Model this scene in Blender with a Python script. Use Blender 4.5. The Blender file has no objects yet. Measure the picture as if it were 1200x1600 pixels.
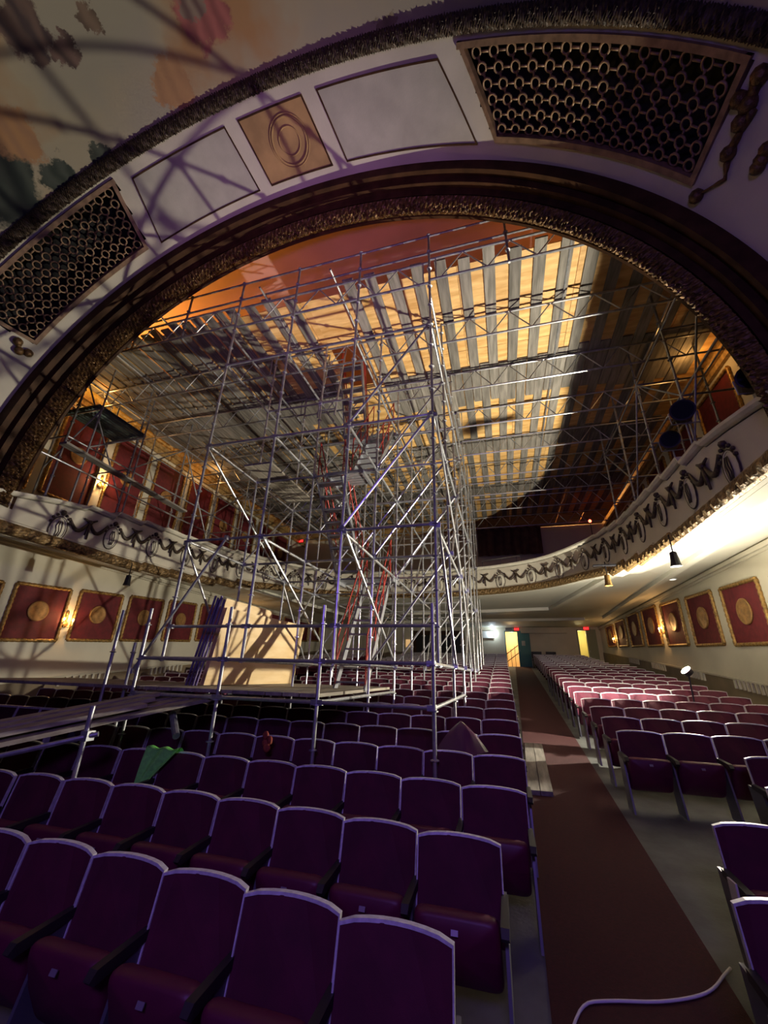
import bpy, math, random
from math import sin, cos, pi, radians, atan2, sqrt, hypot
from mathutils import Vector, Matrix
random.seed(7)
S = bpy.context.scene
COL = S.collection

# ------------------------------------------------------------------ helpers
class MB:
    def __init__(s): s.v = []; s.f = []; s.smooth = False
    def add(s, vs, fs):
        n = len(s.v); s.v += [tuple(map(float, p)) for p in vs]; s.f += [tuple(i + n for i in f) for f in fs]
        return s
    def box(s, c, d, rx=0, ry=0, rz=0):
        M = Matrix.Rotation(rz, 3, 'Z') @ Matrix.Rotation(ry, 3, 'Y') @ Matrix.Rotation(rx, 3, 'X')
        c = Vector(c); vs = []
        for sx in (-.5, .5):
            for sy in (-.5, .5):
                for sz in (-.5, .5): vs.append(c + M @ Vector((sx*d[0], sy*d[1], sz*d[2])))
        return s.add(vs, [(0,1,3,2),(4,6,7,5),(0,4,5,1),(2,3,7,6),(0,2,6,4),(1,5,7,3)])
    def bar(s, a, b, w, h, up=(0,0,1)):
        a = Vector(a); b = Vector(b); d = (b-a).normalized(); up = Vector(up)
        if abs(d.dot(up)) > .98: up = Vector((0,1,0))
        x = d.cross(up).normalized(); y = x.cross(d).normalized(); vs = []
        for p in (a, b):
            for i, j in ((-1,-1),(1,-1),(1,1),(-1,1)): vs.append(p + x*i*w/2 + y*j*h/2)
        return s.add(vs, [(3,2,1,0),(4,5,6,7),(0,1,5,4),(1,2,6,5),(2,3,7,6),(3,0,4,7)])
    def tube(s, a, b, r, n=8, r2=None):
        a = Vector(a); b = Vector(b); d = (b-a)
        if d.length < 1e-6: return s
        d.normalize(); up = Vector((0,0,1)) if abs(d.z) < .9 else Vector((1,0,0))
        x = d.cross(up).normalized(); y = d.cross(x); r2 = r if r2 is None else r2; vs = []
        for p, q in ((a, r), (b, r2)):
            for i in range(n): t = 2*pi*i/n; vs.append(p + x*cos(t)*q + y*sin(t)*q)
        fs = [(i, (i+1) % n, n+(i+1) % n, n+i) for i in range(n)]
        return s.add(vs, fs + [tuple(range(n))[::-1], tuple(range(n, 2*n))])
    def path(s, pts, r, n=8, closed=False):
        pts = [Vector(p) for p in pts]; m = len(pts); rs = r if isinstance(r, (list, tuple)) else [r]*m; vs = []
        for k, p in enumerate(pts):
            a = pts[k-1] if (k or closed) else p; b = pts[(k+1) % m] if (k < m-1 or closed) else p
            d = (b-a); d = d.normalized() if d.length > 1e-7 else Vector((0,0,1))
            up = Vector((0,0,1)) if abs(d.z) < .95 else Vector((1,0,0))
            x = d.cross(up).normalized(); y = d.cross(x)
            for i in range(n): t = 2*pi*i/n; vs.append(p + x*cos(t)*rs[k] + y*sin(t)*rs[k])
        fs = []
        for k in range(m if closed else m-1):
            for i in range(n): fs.append((k*n+i, k*n+(i+1) % n, ((k+1) % m)*n+(i+1) % n, ((k+1) % m)*n+i))
        if not closed: fs += [tuple(range(n))[::-1], tuple(range((m-1)*n, m*n))]
        return s.add(vs, fs)
    def grid(s, fn, nu, nv, skip=None):
        vs = [fn(i/nu, j/nv) for i in range(nu+1) for j in range(nv+1)]; fs = []
        for i in range(nu):
            for j in range(nv):
                if skip and skip((i+.5)/nu, (j+.5)/nv): continue
                a = i*(nv+1)+j; fs.append((a, a+1, a+nv+2, a+nv+1))
        return s.add(vs, fs)
    def lathe(s, c, prof, axis='z', n=20):
        c = Vector(c); vs = []
        for r, h in prof:
            for i in range(n):
                t = 2*pi*i/n; p = Vector((r*cos(t), r*sin(t), h))
                if axis == 'x': p = Vector((h, r*cos(t), r*sin(t)))
                if axis == 'y': p = Vector((r*cos(t), h, r*sin(t)))
                vs.append(c+p)
        fs = [(k*n+i, k*n+(i+1) % n, (k+1)*n+(i+1) % n, (k+1)*n+i) for k in range(len(prof)-1) for i in range(n)]
        return s.add(vs, fs + [tuple(range(n))[::-1], tuple(range((len(prof)-1)*n, len(prof)*n))])
    def prism(s, poly, fn, h0, h1):
        n = len(poly); vs = [fn(p[0], p[1], h0) for p in poly] + [fn(p[0], p[1], h1) for p in poly]
        return s.add(vs, [tuple(range(n))[::-1], tuple(range(n, 2*n))] + [(i, (i+1) % n, n+(i+1) % n, n+i) for i in range(n)])
    def ball(s, c, r, n=8, m=6):
        c = Vector(c); r = Vector(r) if not isinstance(r, (int, float)) else Vector((r, r, r)); vs = []
        for j in range(1, m):
            for i in range(n):
                a = pi*j/m; t = 2*pi*i/n; vs.append(c + Vector((r.x*sin(a)*cos(t), r.y*sin(a)*sin(t), r.z*cos(a))))
        fs = [(k*n+i, k*n+(i+1) % n, (k+1)*n+(i+1) % n, (k+1)*n+i) for k in range(m-2) for i in range(n)]
        q = len(vs); vs += [c+Vector((0,0,r.z)), c-Vector((0,0,r.z))]
        fs += [(q, (i+1) % n, i) for i in range(n)] + [(q+1, (m-2)*n+i, (m-2)*n+(i+1) % n) for i in range(n)]
        return s.add(vs, fs)
    def build(s, name, mat, parent=None, smooth=False, local=False):
        me = bpy.data.meshes.new(name)
        off = Vector((0,0,0))
        if parent is not None and not local: off = wloc(parent)
        me.from_pydata([Vector(p)-off for p in s.v], [], s.f); me.update()
        if mat: me.materials.append(mat)
        if smooth: me.polygons.foreach_set('use_smooth', [True]*len(me.polygons))
        o = bpy.data.objects.new(name, me); COL.objects.link(o)
        if parent is not None: o.parent = parent
        return o
def wloc(o):
    p = Vector(o.location)
    while o.parent: o = o.parent; p += Vector(o.location)
    return p
def tag(o, label=None, cat=None, group=None, kind=None):
    if label: o['label'] = label
    if cat: o['category'] = cat
    if group: o['group'] = group
    if kind: o['kind'] = kind
    return o
def thing(name, label, cat, loc=(0,0,0), group=None, kind=None):
    o = bpy.data.objects.new(name, None); COL.objects.link(o); o.location = loc; o.empty_display_size = .1
    return tag(o, label, cat, group, kind)
def struct(mb, name, mat, smooth=False, parent=None):
    o = mb.build(name, mat, parent, smooth); o['kind'] = 'structure'; return o
def dup(root, loc=None):
    r = root.copy(); COL.objects.link(r)
    if loc is not None: r.location = loc
    def rec(src, dst):
        for ch in kids[src.name]:
            c = ch.copy(); COL.objects.link(c); c.parent = dst; c.matrix_parent_inverse = ch.matrix_parent_inverse
            kids.setdefault(c.name, []); kids[dst.name].append(c); rec(ch, c)
    kids[r.name] = []; rec(root, r); return r
kids = {}
def reg(root):
    kids[root.name] = list(root.children)
    for c in root.children: reg(c)
ORD = ['first','second','third','fourth','fifth','sixth','seventh','eighth','ninth','tenth','eleventh','twelfth','thirteenth','fourteenth','fifteenth','sixteenth','seventeenth','eighteenth','nineteenth','twentieth']
def ordn(i):
    if i < 20: return ORD[i]
    tens = {2:'twenty', 3:'thirty', 4:'forty'}[(i+1)//10]; u = (i+1) % 10
    return {'twenty':'twentieth','thirty':'thirtieth','forty':'fortieth'}[tens] if u == 0 else tens+'-'+ORD[u-1]

# ------------------------------------------------------------------ materials
def mat(name, col, rough=.6, metal=0., var=.0, scale=5., col2=None, bump=0., bscale=40., stretch=None, emit=None, estr=0., perobj=0., spec=None):
    m = bpy.data.materials.new(name); m.use_nodes = True; nt = m.node_tree; N = nt.nodes; L = nt.links
    b = N['Principled BSDF']; b.inputs['Roughness'].default_value = rough; b.inputs['Metallic'].default_value = metal
    b.inputs['Base Color'].default_value = (*col, 1)
    if spec is not None: b.inputs['Specular IOR Level'].default_value = spec
    tc = N.new('ShaderNodeTexCoord'); mp = N.new('ShaderNodeMapping'); L.new(tc.outputs['Object'], mp.inputs[0])
    if stretch: mp.inputs['Scale'].default_value = stretch
    out = None
    if col2 is not None or var:
        nz = N.new('ShaderNodeTexNoise'); nz.inputs['Scale'].default_value = scale; nz.inputs['Detail'].default_value = 6
        L.new(mp.outputs[0], nz.inputs['Vector'])
        r = N.new('ShaderNodeValToRGB'); c2 = col2 or tuple(min(1, c*(1+var)) for c in col); c1 = col if col2 else tuple(c*(1-var) for c in col)
        r.color_ramp.elements[0].position = .35; r.color_ramp.elements[1].position = .68
        r.color_ramp.elements[0].color = (*c1, 1); r.color_ramp.elements[1].color = (*c2, 1)
        L.new(nz.outputs[0], r.inputs[0]); out = r.outputs[0]
        if perobj:
            oi = N.new('ShaderNodeObjectInfo'); mr = N.new('ShaderNodeMapRange'); mr.inputs[3].default_value = 1-perobj; mr.inputs[4].default_value = 1+perobj
            L.new(oi.outputs['Random'], mr.inputs[0]); vm = N.new('ShaderNodeVectorMath'); vm.operation = 'SCALE'
            L.new(out, vm.inputs[0]); L.new(mr.outputs[0], vm.inputs['Scale']); out = vm.outputs[0]
            ad = N.new('ShaderNodeVectorMath'); L.new(tc.outputs['Object'], ad.inputs[0]); cb = N.new('ShaderNodeVectorMath'); cb.operation = 'SCALE'
            L.new(oi.outputs['Random'], cb.inputs['Scale']); cb.inputs[0].default_value = (31, 17, 9); L.new(cb.outputs[0], ad.inputs[1]); L.new(ad.outputs[0], mp.inputs[0])
        L.new(out, b.inputs['Base Color'])
    if bump:
        n2 = N.new('ShaderNodeTexNoise'); n2.inputs['Scale'].default_value = bscale; n2.inputs['Detail'].default_value = 5; L.new(mp.outputs[0], n2.inputs['Vector'])
        bp = N.new('ShaderNodeBump'); bp.inputs['Strength'].default_value = bump; bp.inputs['Distance'].default_value = .02
        L.new(n2.outputs[0], bp.inputs['Height']); L.new(bp.outputs[0], b.inputs['Normal'])
    if emit:
        b.inputs['Emission Color'].default_value = (*emit, 1); b.inputs['Emission Strength'].default_value = estr
    return m
PLASTER = mat('plaster', (.52,.48,.38), .7, var=.10, scale=1.2, bump=.1, bscale=30)
PLASTER2 = mat('pale_wall_paint', (.60,.56,.44), .65, var=.08, scale=.8)
SOFFIT = mat('soffit_paint', (.68,.66,.56), .6, var=.05, scale=.7)
GREYPANEL = mat('grey_panel', (.40,.38,.31), .7, var=.10, scale=2.5, bump=.1)
TAN = mat('tan_panel', (.36,.22,.09), .7, var=.22, scale=2.2)
GOLD = mat('aged_gilt', (.34,.20,.06), .42, .55, var=.45, scale=14, bump=.4, bscale=60)
GOLDFLAT = mat('gilt_medallion', (.34,.18,.06), .5, .35, var=.3, scale=9, bump=.3)
DARKGILT = mat('dark_gilt', (.13,.07,.025), .38, .5, var=.55, scale=16, bump=.5, bscale=50)
BROWN = mat('brown_moulding', (.055,.026,.012), .6, .0, var=.35, scale=4, spec=.12)
LEAFM = mat('bronze_leaf', (.055,.036,.022), .55, .15, var=.5, scale=20)
GRILLE = mat('grille_bronze', (.24,.15,.085), .5, .2, var=.3, scale=8)
VOID = mat('void_black', (.008,.008,.008), .9)
CRIMSON = mat('crimson_damask', (.115,.008,.012), .75, var=.22, scale=7, bump=.1)
SEATFAB = mat('maroon_fabric', (.076,.003,.019), .8, var=.18, scale=6, bump=.15, bscale=300, perobj=.10)
SEATPAN = mat('maroon_seat_pan', (.11,.006,.034), .5, var=.12, scale=5)
SEATRIM = mat('seat_rim_metal', (.60,.58,.60), .45, .2, var=.15, scale=30)
PLATE = mat('number_plate', (.26,.22,.25), .4, .3)
DARKARM = mat('dark_armrest', (.022,.018,.018), .5)
LEGM = mat('seat_leg_metal', (.15,.15,.17), .45, .5)
CARPET = mat('carpet_red', (.045,.004,.005), .95, var=.18, scale=40, bump=.3, bscale=200)
CONCRETE = mat('painted_concrete', (.10,.105,.10), .75, var=.25, scale=3, bump=.15, bscale=30)
STEEL = mat('galvanised_steel', (.50,.51,.53), .36, .75, var=.18, scale=12, perobj=.08)
STEELD = mat('dull_steel', (.34,.35,.37), .45, .7, var=.2, scale=10)
ALU = mat('aluminium_tread', (.42,.43,.46), .35, .7, var=.1, scale=9)
REDMET = mat('red_rail_paint', (.42,.05,.035), .5, .1, var=.2, scale=9)
GREENDECK = mat('green_grey_deck', (.12,.16,.14), .5, .4, var=.3, scale=7)
def wood(name, c1, c2, sc, per, rough=.75):
    return mat(name, c1, rough, col2=c2, scale=sc, stretch=(9, .9, 9), perobj=per, bump=.15, bscale=30)
PLANK = wood('weathered_plank', (.13,.118,.10), (.27,.245,.21), 1.6, .28)
PLANK2 = wood('walkway_plank', (.20,.17,.13), (.34,.30,.24), 1.6, .15)
PLY = mat('plywood', (.60,.32,.09), .65, col2=(.86,.56,.22), scale=1.3, stretch=(1.2,6,1.2), perobj=.14)
PLYV = mat('leaning_plywood', (.66,.45,.20), .6, col2=(.82,.62,.34), scale=1.4, stretch=(1,1,5))
CHIP = mat('tan_sheet', (.16,.10,.05), .8, var=.2)
DOMEM = mat('dome_paint', (.40,.22,.22), .7, var=.12, scale=.6)
CORNICE = mat('cornice_gilt', (.42,.27,.10), .5, .25, var=.35, scale=9, bump=.3)
BLACK = mat('black_metal', (.015,.015,.018), .4, .3)
CURTAIN = mat('dark_curtain', (.075,.035,.028), .85, var=.3, scale=3)
TEAL = mat('teal_door_paint', (.05,.20,.18), .45)
GREEND = mat('green_door_paint', (.22,.25,.16), .5)
WHITEM = mat('white_plastic', (.75,.75,.72), .5)
GREENT = mat('green_cloth', (.22,.78,.13), .85, var=.15, scale=20, bump=.3, bscale=120)
PURPLEM = mat('purple_plastic', (.11,.03,.08), .22)
RAG = mat('rust_rag', (.30,.06,.03), .9, var=.3, scale=20)
PURPTUBE = mat('violet_tube_paint', (.15,.11,.22), .45, .3, var=.2)
CREAM = mat('worn_cream', (.55,.52,.42), .7, var=.1)
def emis(name, col, st): return mat(name, (0,0,0), emit=col, estr=st)
LAMP_E = emis('lamp_glass', (1,.93,.78), 1)
FLAME = emis('candle_bulb', (1,.62,.22), 28)
EXITR = emis('exit_red', (1,.03,.03), 3.5)
WHITE_E = emis('white_led', (.80,.92,1), 30)
REDLED = emis('red_lamp', (1,.08,.04), 10)

# ------------------------------------------------------------------ place layout numbers
XC = -3.07; XL = XC-9.07; XR = XC+9.07; YB = 29.0
def fz(y): return max(0., .0975*(y-2.36))

# ------------------------------------------------------------------ floor
mb = MB()
ys = [-1.5, 2.36, YB+.1]
mb.add([(x, y, fz(y)) for y in ys for x in (XL, XR)] + [(x, y, -.3) for y in ys for x in (XL, XR)],
       [(0,1,3,2),(2,3,5,4),(6,8,9,7),(8,10,11,9),(0,6,7,1),(4,5,11,10),(0,2,8,6),(2,4,10,8),(1,7,9,3),(3,9,11,5)])
struct(mb, 'floor', CONCRETE)
mb = MB()
def strip(x0a, x0b, x1a, x1b, ya, yb, n=20):
    vs = []; fs = []
    yl = sorted(set([ya, yb, 2.36] if ya < 2.36 else [ya, yb]))
    for y in yl:
        t = (y-ya)/(yb-ya); a = x0a+(x0b-x0a)*t; b = x1a+(x1b-x1a)*t
        for x in (a, b):
            for h in (.001, .016): vs.append((x, y, fz(y)+h))
    for k in range(len(yl)-1):
        q = k*4; r = q+4
        fs += [(q+1, q+3, r+3, r+1), (q, r, r+2, q+2), (q, q+1, r+1, r), (q+2, r+2, r+3, q+3)]
    fs += [(0,2,3,1), tuple(len(vs)-4+i for i in (0,1,3,2))]
    return MB().add(vs, fs)
o = strip(.02, .66, 1.18, 1.60, -.3, YB-.1).build('aisle_carpet', CARPET)
tag(o, 'long dark red carpet runner up the right aisle to the teal door', 'carpet')
o = strip(XC*2-1.22, XC*2-1.3, XC*2-.12, XC*2-.5, -.3, YB-.1).build('aisle_carpet', CARPET)
tag(o, 'dark red carpet runner up the left aisle beyond the scaffold', 'carpet')

# ------------------------------------------------------------------ walls and ceilings
def wallbox(x0, x1, y0, y1, z0, z1): return MB().box(((x0+x1)/2, (y0+y1)/2, (z0+z1)/2), (x1-x0, y1-y0, z1-z0))
struct(wallbox(XL-.25, XL, 4.6, YB+.3, -.3, 14), 'wall_left', PLASTER2)
struct(wallbox(XR, XR+.25, 4.6, YB+.3, -.3, 14), 'wall_right', PLASTER2)
# back wall with two openings
D1 = (.20, .95, 4.78); D2 = (4.67, 5.15, 4.86)
mb = MB()
xs = [XL, D1[0], D1[1]+.72, D2[0], D2[1]+.55, XR]
for a, b in ((XL, D1[0]), (D1[1], D2[0]), (D2[1], XR)): mb.box(((a+b)/2, YB+.1, 4), (b-a, .2, 8.5))
for d in (D1, D2): mb.box(((d[0]+d[1])/2, YB+.1, (d[2]+8.25)/2), (d[1]-d[0], .2, 8.25-d[2]))
struct(mb, 'wall_back', PLASTER2)
mb = wallbox(XL, XR, 23.0, 23.2, 7.5, 14); struct(mb, 'wall_back_upper', PLASTER2)
# corridor recesses behind both openings
for nm, d, c in (('wall_corridor_a', D1, (.75,.62,.42)), ('wall_corridor_b', D2, (.72,.66,.36))):
    m = mat(nm+'_paint', c, .6)
    mb = MB(); x0, x1 = d[0]-.5, d[1]+.6; z0 = fz(YB)-.05
    mb.box(((x0+x1)/2, YB+2.1, (z0+d[2]+.4)/2), (x1-x0, .1, d[2]+.4-z0)); mb.box((x0, YB+1.15, (z0+d[2]+.4)/2), (.08, 1.9, d[2]+.4-z0))
    mb.box((x1, YB+1.15, (z0+d[2]+.4)/2), (.08, 1.9, d[2]+.4-z0)); mb.box(((x0+x1)/2, YB+1.15, d[2]+.4), (x1-x0, 1.9, .08)); mb.box(((x0+x1)/2, YB+1.15, z0), (x1-x0, 1.9, .08))
    struct(mb, nm, m)
# main dome ceiling above the scaffold deck
def domept(u, v, a0=9.1, b0=2.9, z0=10.35):
    t = pi*u; y = 5.25+v*18.2; return (XC+a0*cos(t), y, z0+b0*sin(t))
mb = MB().grid(domept, 48, 6); struct(mb, 'ceiling_main', DOMEM, True)

# ------------------------------------------------------------------ arch, band, grilles
Z0 = 4.8
def ell(t, a, b, Y): return Vector((XC+a*cos(t), Y, Z0+b*sin(t)))
def ellp(tdeg, a, b, d, Y):
    t = radians(tdeg); n = Vector((cos(t)/a, 0, sin(t)/b)).normalized(); return ell(t, a, b, Y)+n*d
def bandp(tdeg, Y, off=0.):     # off > 0 : towards the hall (inwards)
    s = (4.4-Y)/1.4; return ellp(tdeg, 6.75+.35*s, 6.35+.45*s, -off, Y)
GR = [(30.0, 58.0, 62.5), (121.3, 148.5, 152)]
def gr_t(g, Y):   # angular limits of a grille at depth Y (slanting sides)
    s = (4.15-Y)/1.15
    if g == 0: return 29.6+.5*s, 58.0+6.0*s
    return 121.5-2.2*s, 148.6+1.5*s
mb = MB()
def fb(u, v): return bandp(4+172*u, 4.4-1.42*v)
def sk(u, v):
    t = 4+172*u; Y = 4.4-1.42*v
    if 3.08 < Y < 4.10:
        for g in (0, 1):
            a, b = gr_t(g, Y)
            if a < t < b: return True
    return False
mb.grid(fb, 240, 28, sk)
struct(mb, 'trim_1', PLASTER, True)
# arch moulding
arch = thing('proscenium_arch', 'great dark brown arch with a gilt ornamental inner band', 'arch', (XC, 4.7, Z0))
prof = [(.32,4.38),(.30,4.36),(.10,4.40),(.10,4.47),(.16,4.49),(.16,4.55),(.05,4.58),(.05,4.63),(.10,4.65),(.10,4.72),(0,4.76)]
mb = MB(); nT = 150
def fp(u, v):
    k = v*(len(prof)-1); i = min(int(k), len(prof)-2); f = k-i; d = prof[i][0]*(1-f)+prof[i+1][0]*f; Y = prof[i][1]*(1-f)+prof[i+1][1]*f
    return ellp(1+178*u, 6.45, 6.1, d, Y)
mb.grid(fp, nT, len(prof)-1); mb.build('moulding', BROWN, arch)
mb = MB()
def fg(u, v):
    t = 1+178*u; s = t*2.2; w = sin(pi*v)
    leaf = .035*abs(sin(s*pi/2))*abs(sin(v*pi*2.5)) + .03*abs(sin(s*pi*1.7+v*9)) + .022*sin(s*9.7+v*21)*sin(v*13+s*3.1)
    return ellp(t, 6.45, 6.1, -.02-.10*w-leaf*(.3+w), 4.76+.34*v)
mb.grid(fg, 900, 14); mb.build('gilt_band', DARKGILT, arch)
mb = MB()
def fi(u, v):
    P2 = [(-.02,5.10),(-.05,5.12),(-.05,5.17),(.5,5.22),(3.2,5.25)]
    k = v*4; i = min(int(k), 3); f = k-i; d = P2[i][0]*(1-f)+P2[i+1][0]*f; Y = P2[i][1]*(1-f)+P2[i+1][1]*f
    return ellp(1+178*u, 6.45, 6.1, d, Y)
mb.grid(fi, nT, 4); mb.build('back_lip', BROWN, arch)
# shell behind the band, coloured black to paint the dark void behind the grilles
def shell(u, v): 
    p = bandp(4+172*u, 3.7, -.45); q = bandp(4+172*u, 4.3-1.3*v, -.45); return q
mb = MB().grid(shell, 80, 6); struct(mb, 'trim_2', VOID, True)

def patch(t0, t1, Y0, Y1, off0, off1, slant=(0,0), nu=10, nv=4):
    # closed patch following the band; slant widens the upper (small Y) ends
    mbp = MB()
    def P(u, v, off):
        a = t0+slant[0]*v; b = t1+slant[1]*v; return bandp(a+(b-a)*u, Y0+(Y1-Y0)*v, off)
    mbp.grid(lambda u, v: P(u, v, off1), nu, nv)
    for k in (0, 1):
        mbp.grid(lambda u, v: P(u, k, off0+(off1-off0)*v), nu, 1); mbp.grid(lambda u, v: P(k, u, off0+(off1-off0)*v), nv, 1)
    return mbp
def frame(t0, t1, Y0, Y1, w, off0, off1, slant=(0,0)):
    m_ = MB(); dt = w/.115
    for a in ((t0, t0+dt, Y0, Y1, (slant[0], slant[0])), (t1-dt, t1, Y0, Y1, (slant[1], slant[1]))):
        q = patch(a[0], a[1], a[2], a[3], off0, off1, a[4], 1, 6); m_.add(q.v, q.f)
    for Ya, Yb_, k in ((Y0, Y0-w, 0), (Y1+w, Y1, 1)):
        q = patch(t0+slant[0]*k, t1+slant[1]*k, Ya, Yb_, off0, off1, (0,0), 14, 1); m_.add(q.v, q.f)
    return m_
def cpanel(name, label, m, t0, t1, sl):
    r = thing(name, label, 'ceiling panel', bandp((t0+t1)/2, 3.7), group='panels of the arch soffit')
    patch(t0, t1, 4.17, 3.17, -.01, .012, sl, 12, 6).build('field', m, r, True)
    frame(t0, t1, 4.17, 3.17, .022, .012, .028, sl).build('border', BROWN, r)
    return r
sq = cpanel('ceiling_panel', 'tan square panel with round relief, top centre of the arch soffit', TAN, 84.9, 96.3, (2.0, 1.3))
mb = MB()
for rr, w in ((.33,.02),(.37,.012),(.20,.014)):
    mb.path([bandp(90.8+rr/.118*cos(2*pi*i/40), 3.67+rr*sin(2*pi*i/40), .02) for i in range(40)], w, 6, True)
mb.build('ring_relief', TAN, sq, True)
cpanel('ceiling_panel', 'pale grey panel on the arch soffit, between tan square and far right grille', GREYPANEL, 60.7, 82.4, (5.8, 2.2))
cpanel('ceiling_panel', 'pale grey panel on the arch soffit, between tan square and left grille', GREYPANEL, 98.5, 119, (1.3, -2.2))
for g, lab in ((0, 'pierced bronze ring grille in the arch soffit, on its darker right half'), (1, 'pierced bronze ring grille in the arch soffit, on its left half')):
    r = thing('ventilation_grille', lab, 'grille', bandp(sum(gr_t(g, 3.6))/2, 3.6), group='ring grilles of the arch soffit')
    a0, b0 = gr_t(g, 4.15); a1, b1 = gr_t(g, 3.02)
    frame(a0, b0, 4.13, 3.04, .07, -.05, .045, (a1-a0, b1-b0)).build('frame', GRILLE, r)
    mb = MB(); rows = 6; cols = 14
    def gp(i, j):
        v = (j+.5)/rows; Y = 4.07-.98*v; a, b = gr_t(g, Y); return bandp(a+.6+(b-a-1.2)*(i+.5)/cols, Y, .0)
    for j in range(rows):
        for i in range(cols):
            c = gp(i, j); R_ = .068; ex = (gp(i+1, j)-gp(i-1, j)).normalized(); ey = Vector((0,-1,0))
            mb.path([c+ex*R_*cos(2*pi*k/12)+ey*R_*sin(2*pi*k/12) for k in range(12)], .017, 5, True)
            if i < cols-1:
                n = gp(i+1, j); mb.tube(c+(n-c)*.30, n+(c-n)*.30, .016, 5)
            if j < rows-1:
                n = gp(i, j+1); mb.tube(c+(n-c)*.35, n+(c-n)*.35, .016, 5)
    mb.build('ring_lattice', GRILLE, r, True)
# leaf moulding
mb = MB()
def fl(u, v):
    t = 3+174*u; s = t*3.0; a = pi*v; jag = .035*abs(((s*1.3+1.5*sin(v*5)) % 1)-.5)*2+.012*sin(s*9.1+v*23)
    d = .01+(.085+jag)*sin(a)
    return bandp(t, 2.95-.08+(.10+jag)*cos(a)*.9, d)
mb.grid(fl, 1200, 10)
o = mb.build('leaf_moulding', LEAFM); tag(o, 'dark bronze moulding of carved leaves arching below the painted ceiling', 'moulding')
# painted ceiling over the stage side
def muralp(u, v):
    t = 3+174*u; q = v; Y = 2.85-7.0*q; return ellp(t, 7.12+1.0*q, 6.85+.55*q+.25*min(1, q*6), 0, Y)
mb = MB().grid(muralp, 80, 16)
mural = struct(mb, 'ceiling_painted', None, True)
m = bpy.data.materials.new('mural'); m.use_nodes = True; nt = m.node_tree; N = nt.nodes; L = nt.links
b = N['Principled BSDF']; b.inputs['Roughness'].default_value = .75; tc = N.new('ShaderNodeTexCoord')
nz = N.new('ShaderNodeTexNoise'); nz.inputs['Scale'].default_value = .55; nz.inputs['Detail'].default_value = 4; L.new(tc.outputs['Object'], nz.inputs[0])
rp = N.new('ShaderNodeValToRGB'); e = rp.color_ramp.elements; e[0].position = .38; e[0].color = (.30,.27,.20,1); e[1].position = .62; e[1].color = (.34,.19,.08,1)
e2 = rp.color_ramp.elements.new(.5); e2.color = (.34,.29,.19,1); L.new(nz.outputs[0], rp.inputs[0]); cur = rp.outputs[0]
wn = N.new('ShaderNodeTexNoise'); wn.inputs['Scale'].default_value = 2.6; wn.inputs['Detail'].default_value = 9; wn.inputs['Roughness'].default_value = .68; L.new(tc.outputs['Object'], wn.inputs[0])
wv = N.new('ShaderNodeVectorMath'); wv.operation = 'SCALE'; wv.inputs['Scale'].default_value = .8; L.new(wn.outputs['Color'], wv.inputs[0])
wa = N.new('ShaderNodeVectorMath'); L.new(tc.outputs['Object'], wa.inputs[0]); L.new(wv.outputs[0], wa.inputs[1])
det = N.new('ShaderNodeTexWave'); det.inputs['Scale'].default_value = 1.4; det.inputs['Distortion'].default_value = 7; det.inputs['Detail'].default_value = 3; L.new(tc.outputs['Object'], det.inputs[0])
def blob(c, rad, ca, cb):
    global cur
    s_ = N.new('ShaderNodeVectorMath'); s_.operation = 'DISTANCE'; L.new(wa.outputs[0], s_.inputs[0]); s_.inputs[1].default_value = (c[0]+.4, c[1]+.4, c[2]+.4)
    mr = N.new('ShaderNodeMapRange'); mr.inputs[1].default_value = rad; mr.inputs[2].default_value = rad*.82; L.new(s_.outputs['Value'], mr.inputs[0])
    mc = N.new('ShaderNodeMix'); mc.data_type = 'RGBA'; L.new(det.outputs[1], mc.inputs[0]); mc.inputs[6].default_value = (*ca, 1); mc.inputs[7].default_value = (*cb, 1)
    mx = N.new('ShaderNodeMix'); mx.data_type = 'RGBA'; L.new(mr.outputs[0], mx.inputs[0]); L.new(cur, mx.inputs[6]); L.new(mc.outputs[2], mx.inputs[7]); cur = mx.outputs[2]
MURAL_BLOBS = []
MURAL_BLOBS = [((-7.43,1.97,10.42),.42,(.36,.19,.08),(.30,.16,.08)), ((-4.82,2.45,11.53),.38,(.36,.20,.09),(.31,.17,.08)),
 ((-8.0,2.35,9.9),.62,(.045,.055,.04),(.02,.03,.022)), ((-7.25,2.62,10.42),.30,(.05,.06,.045),(.02,.03,.02)), ((-6.5,2.72,10.85),.20,(.06,.07,.05),(.03,.035,.025)),
 ((-6.45,1.2,11.2),.40,(.13,.08,.06),(.05,.03,.03)), ((-6.15,1.62,11.3),.20,(.15,.09,.07),(.06,.035,.03)), ((-5.55,1.5,11.55),.16,(.18,.12,.08),(.09,.06,.04)),
 ((-3.9,1.95,11.85),.46,(.34,.11,.09),(.22,.07,.06)), ((-4.0,1.80,11.85),.22,(.24,.18,.13),(.12,.07,.06)), ((-1.0,2.72,11.4),.15,(.20,.16,.10),(.14,.12,.07))]
for c, rad, ca, cb in MURAL_BLOBS: blob(c, rad, ca, cb)
L.new(cur, b.inputs['Base Color']); mural.data.materials.append(m)
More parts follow.
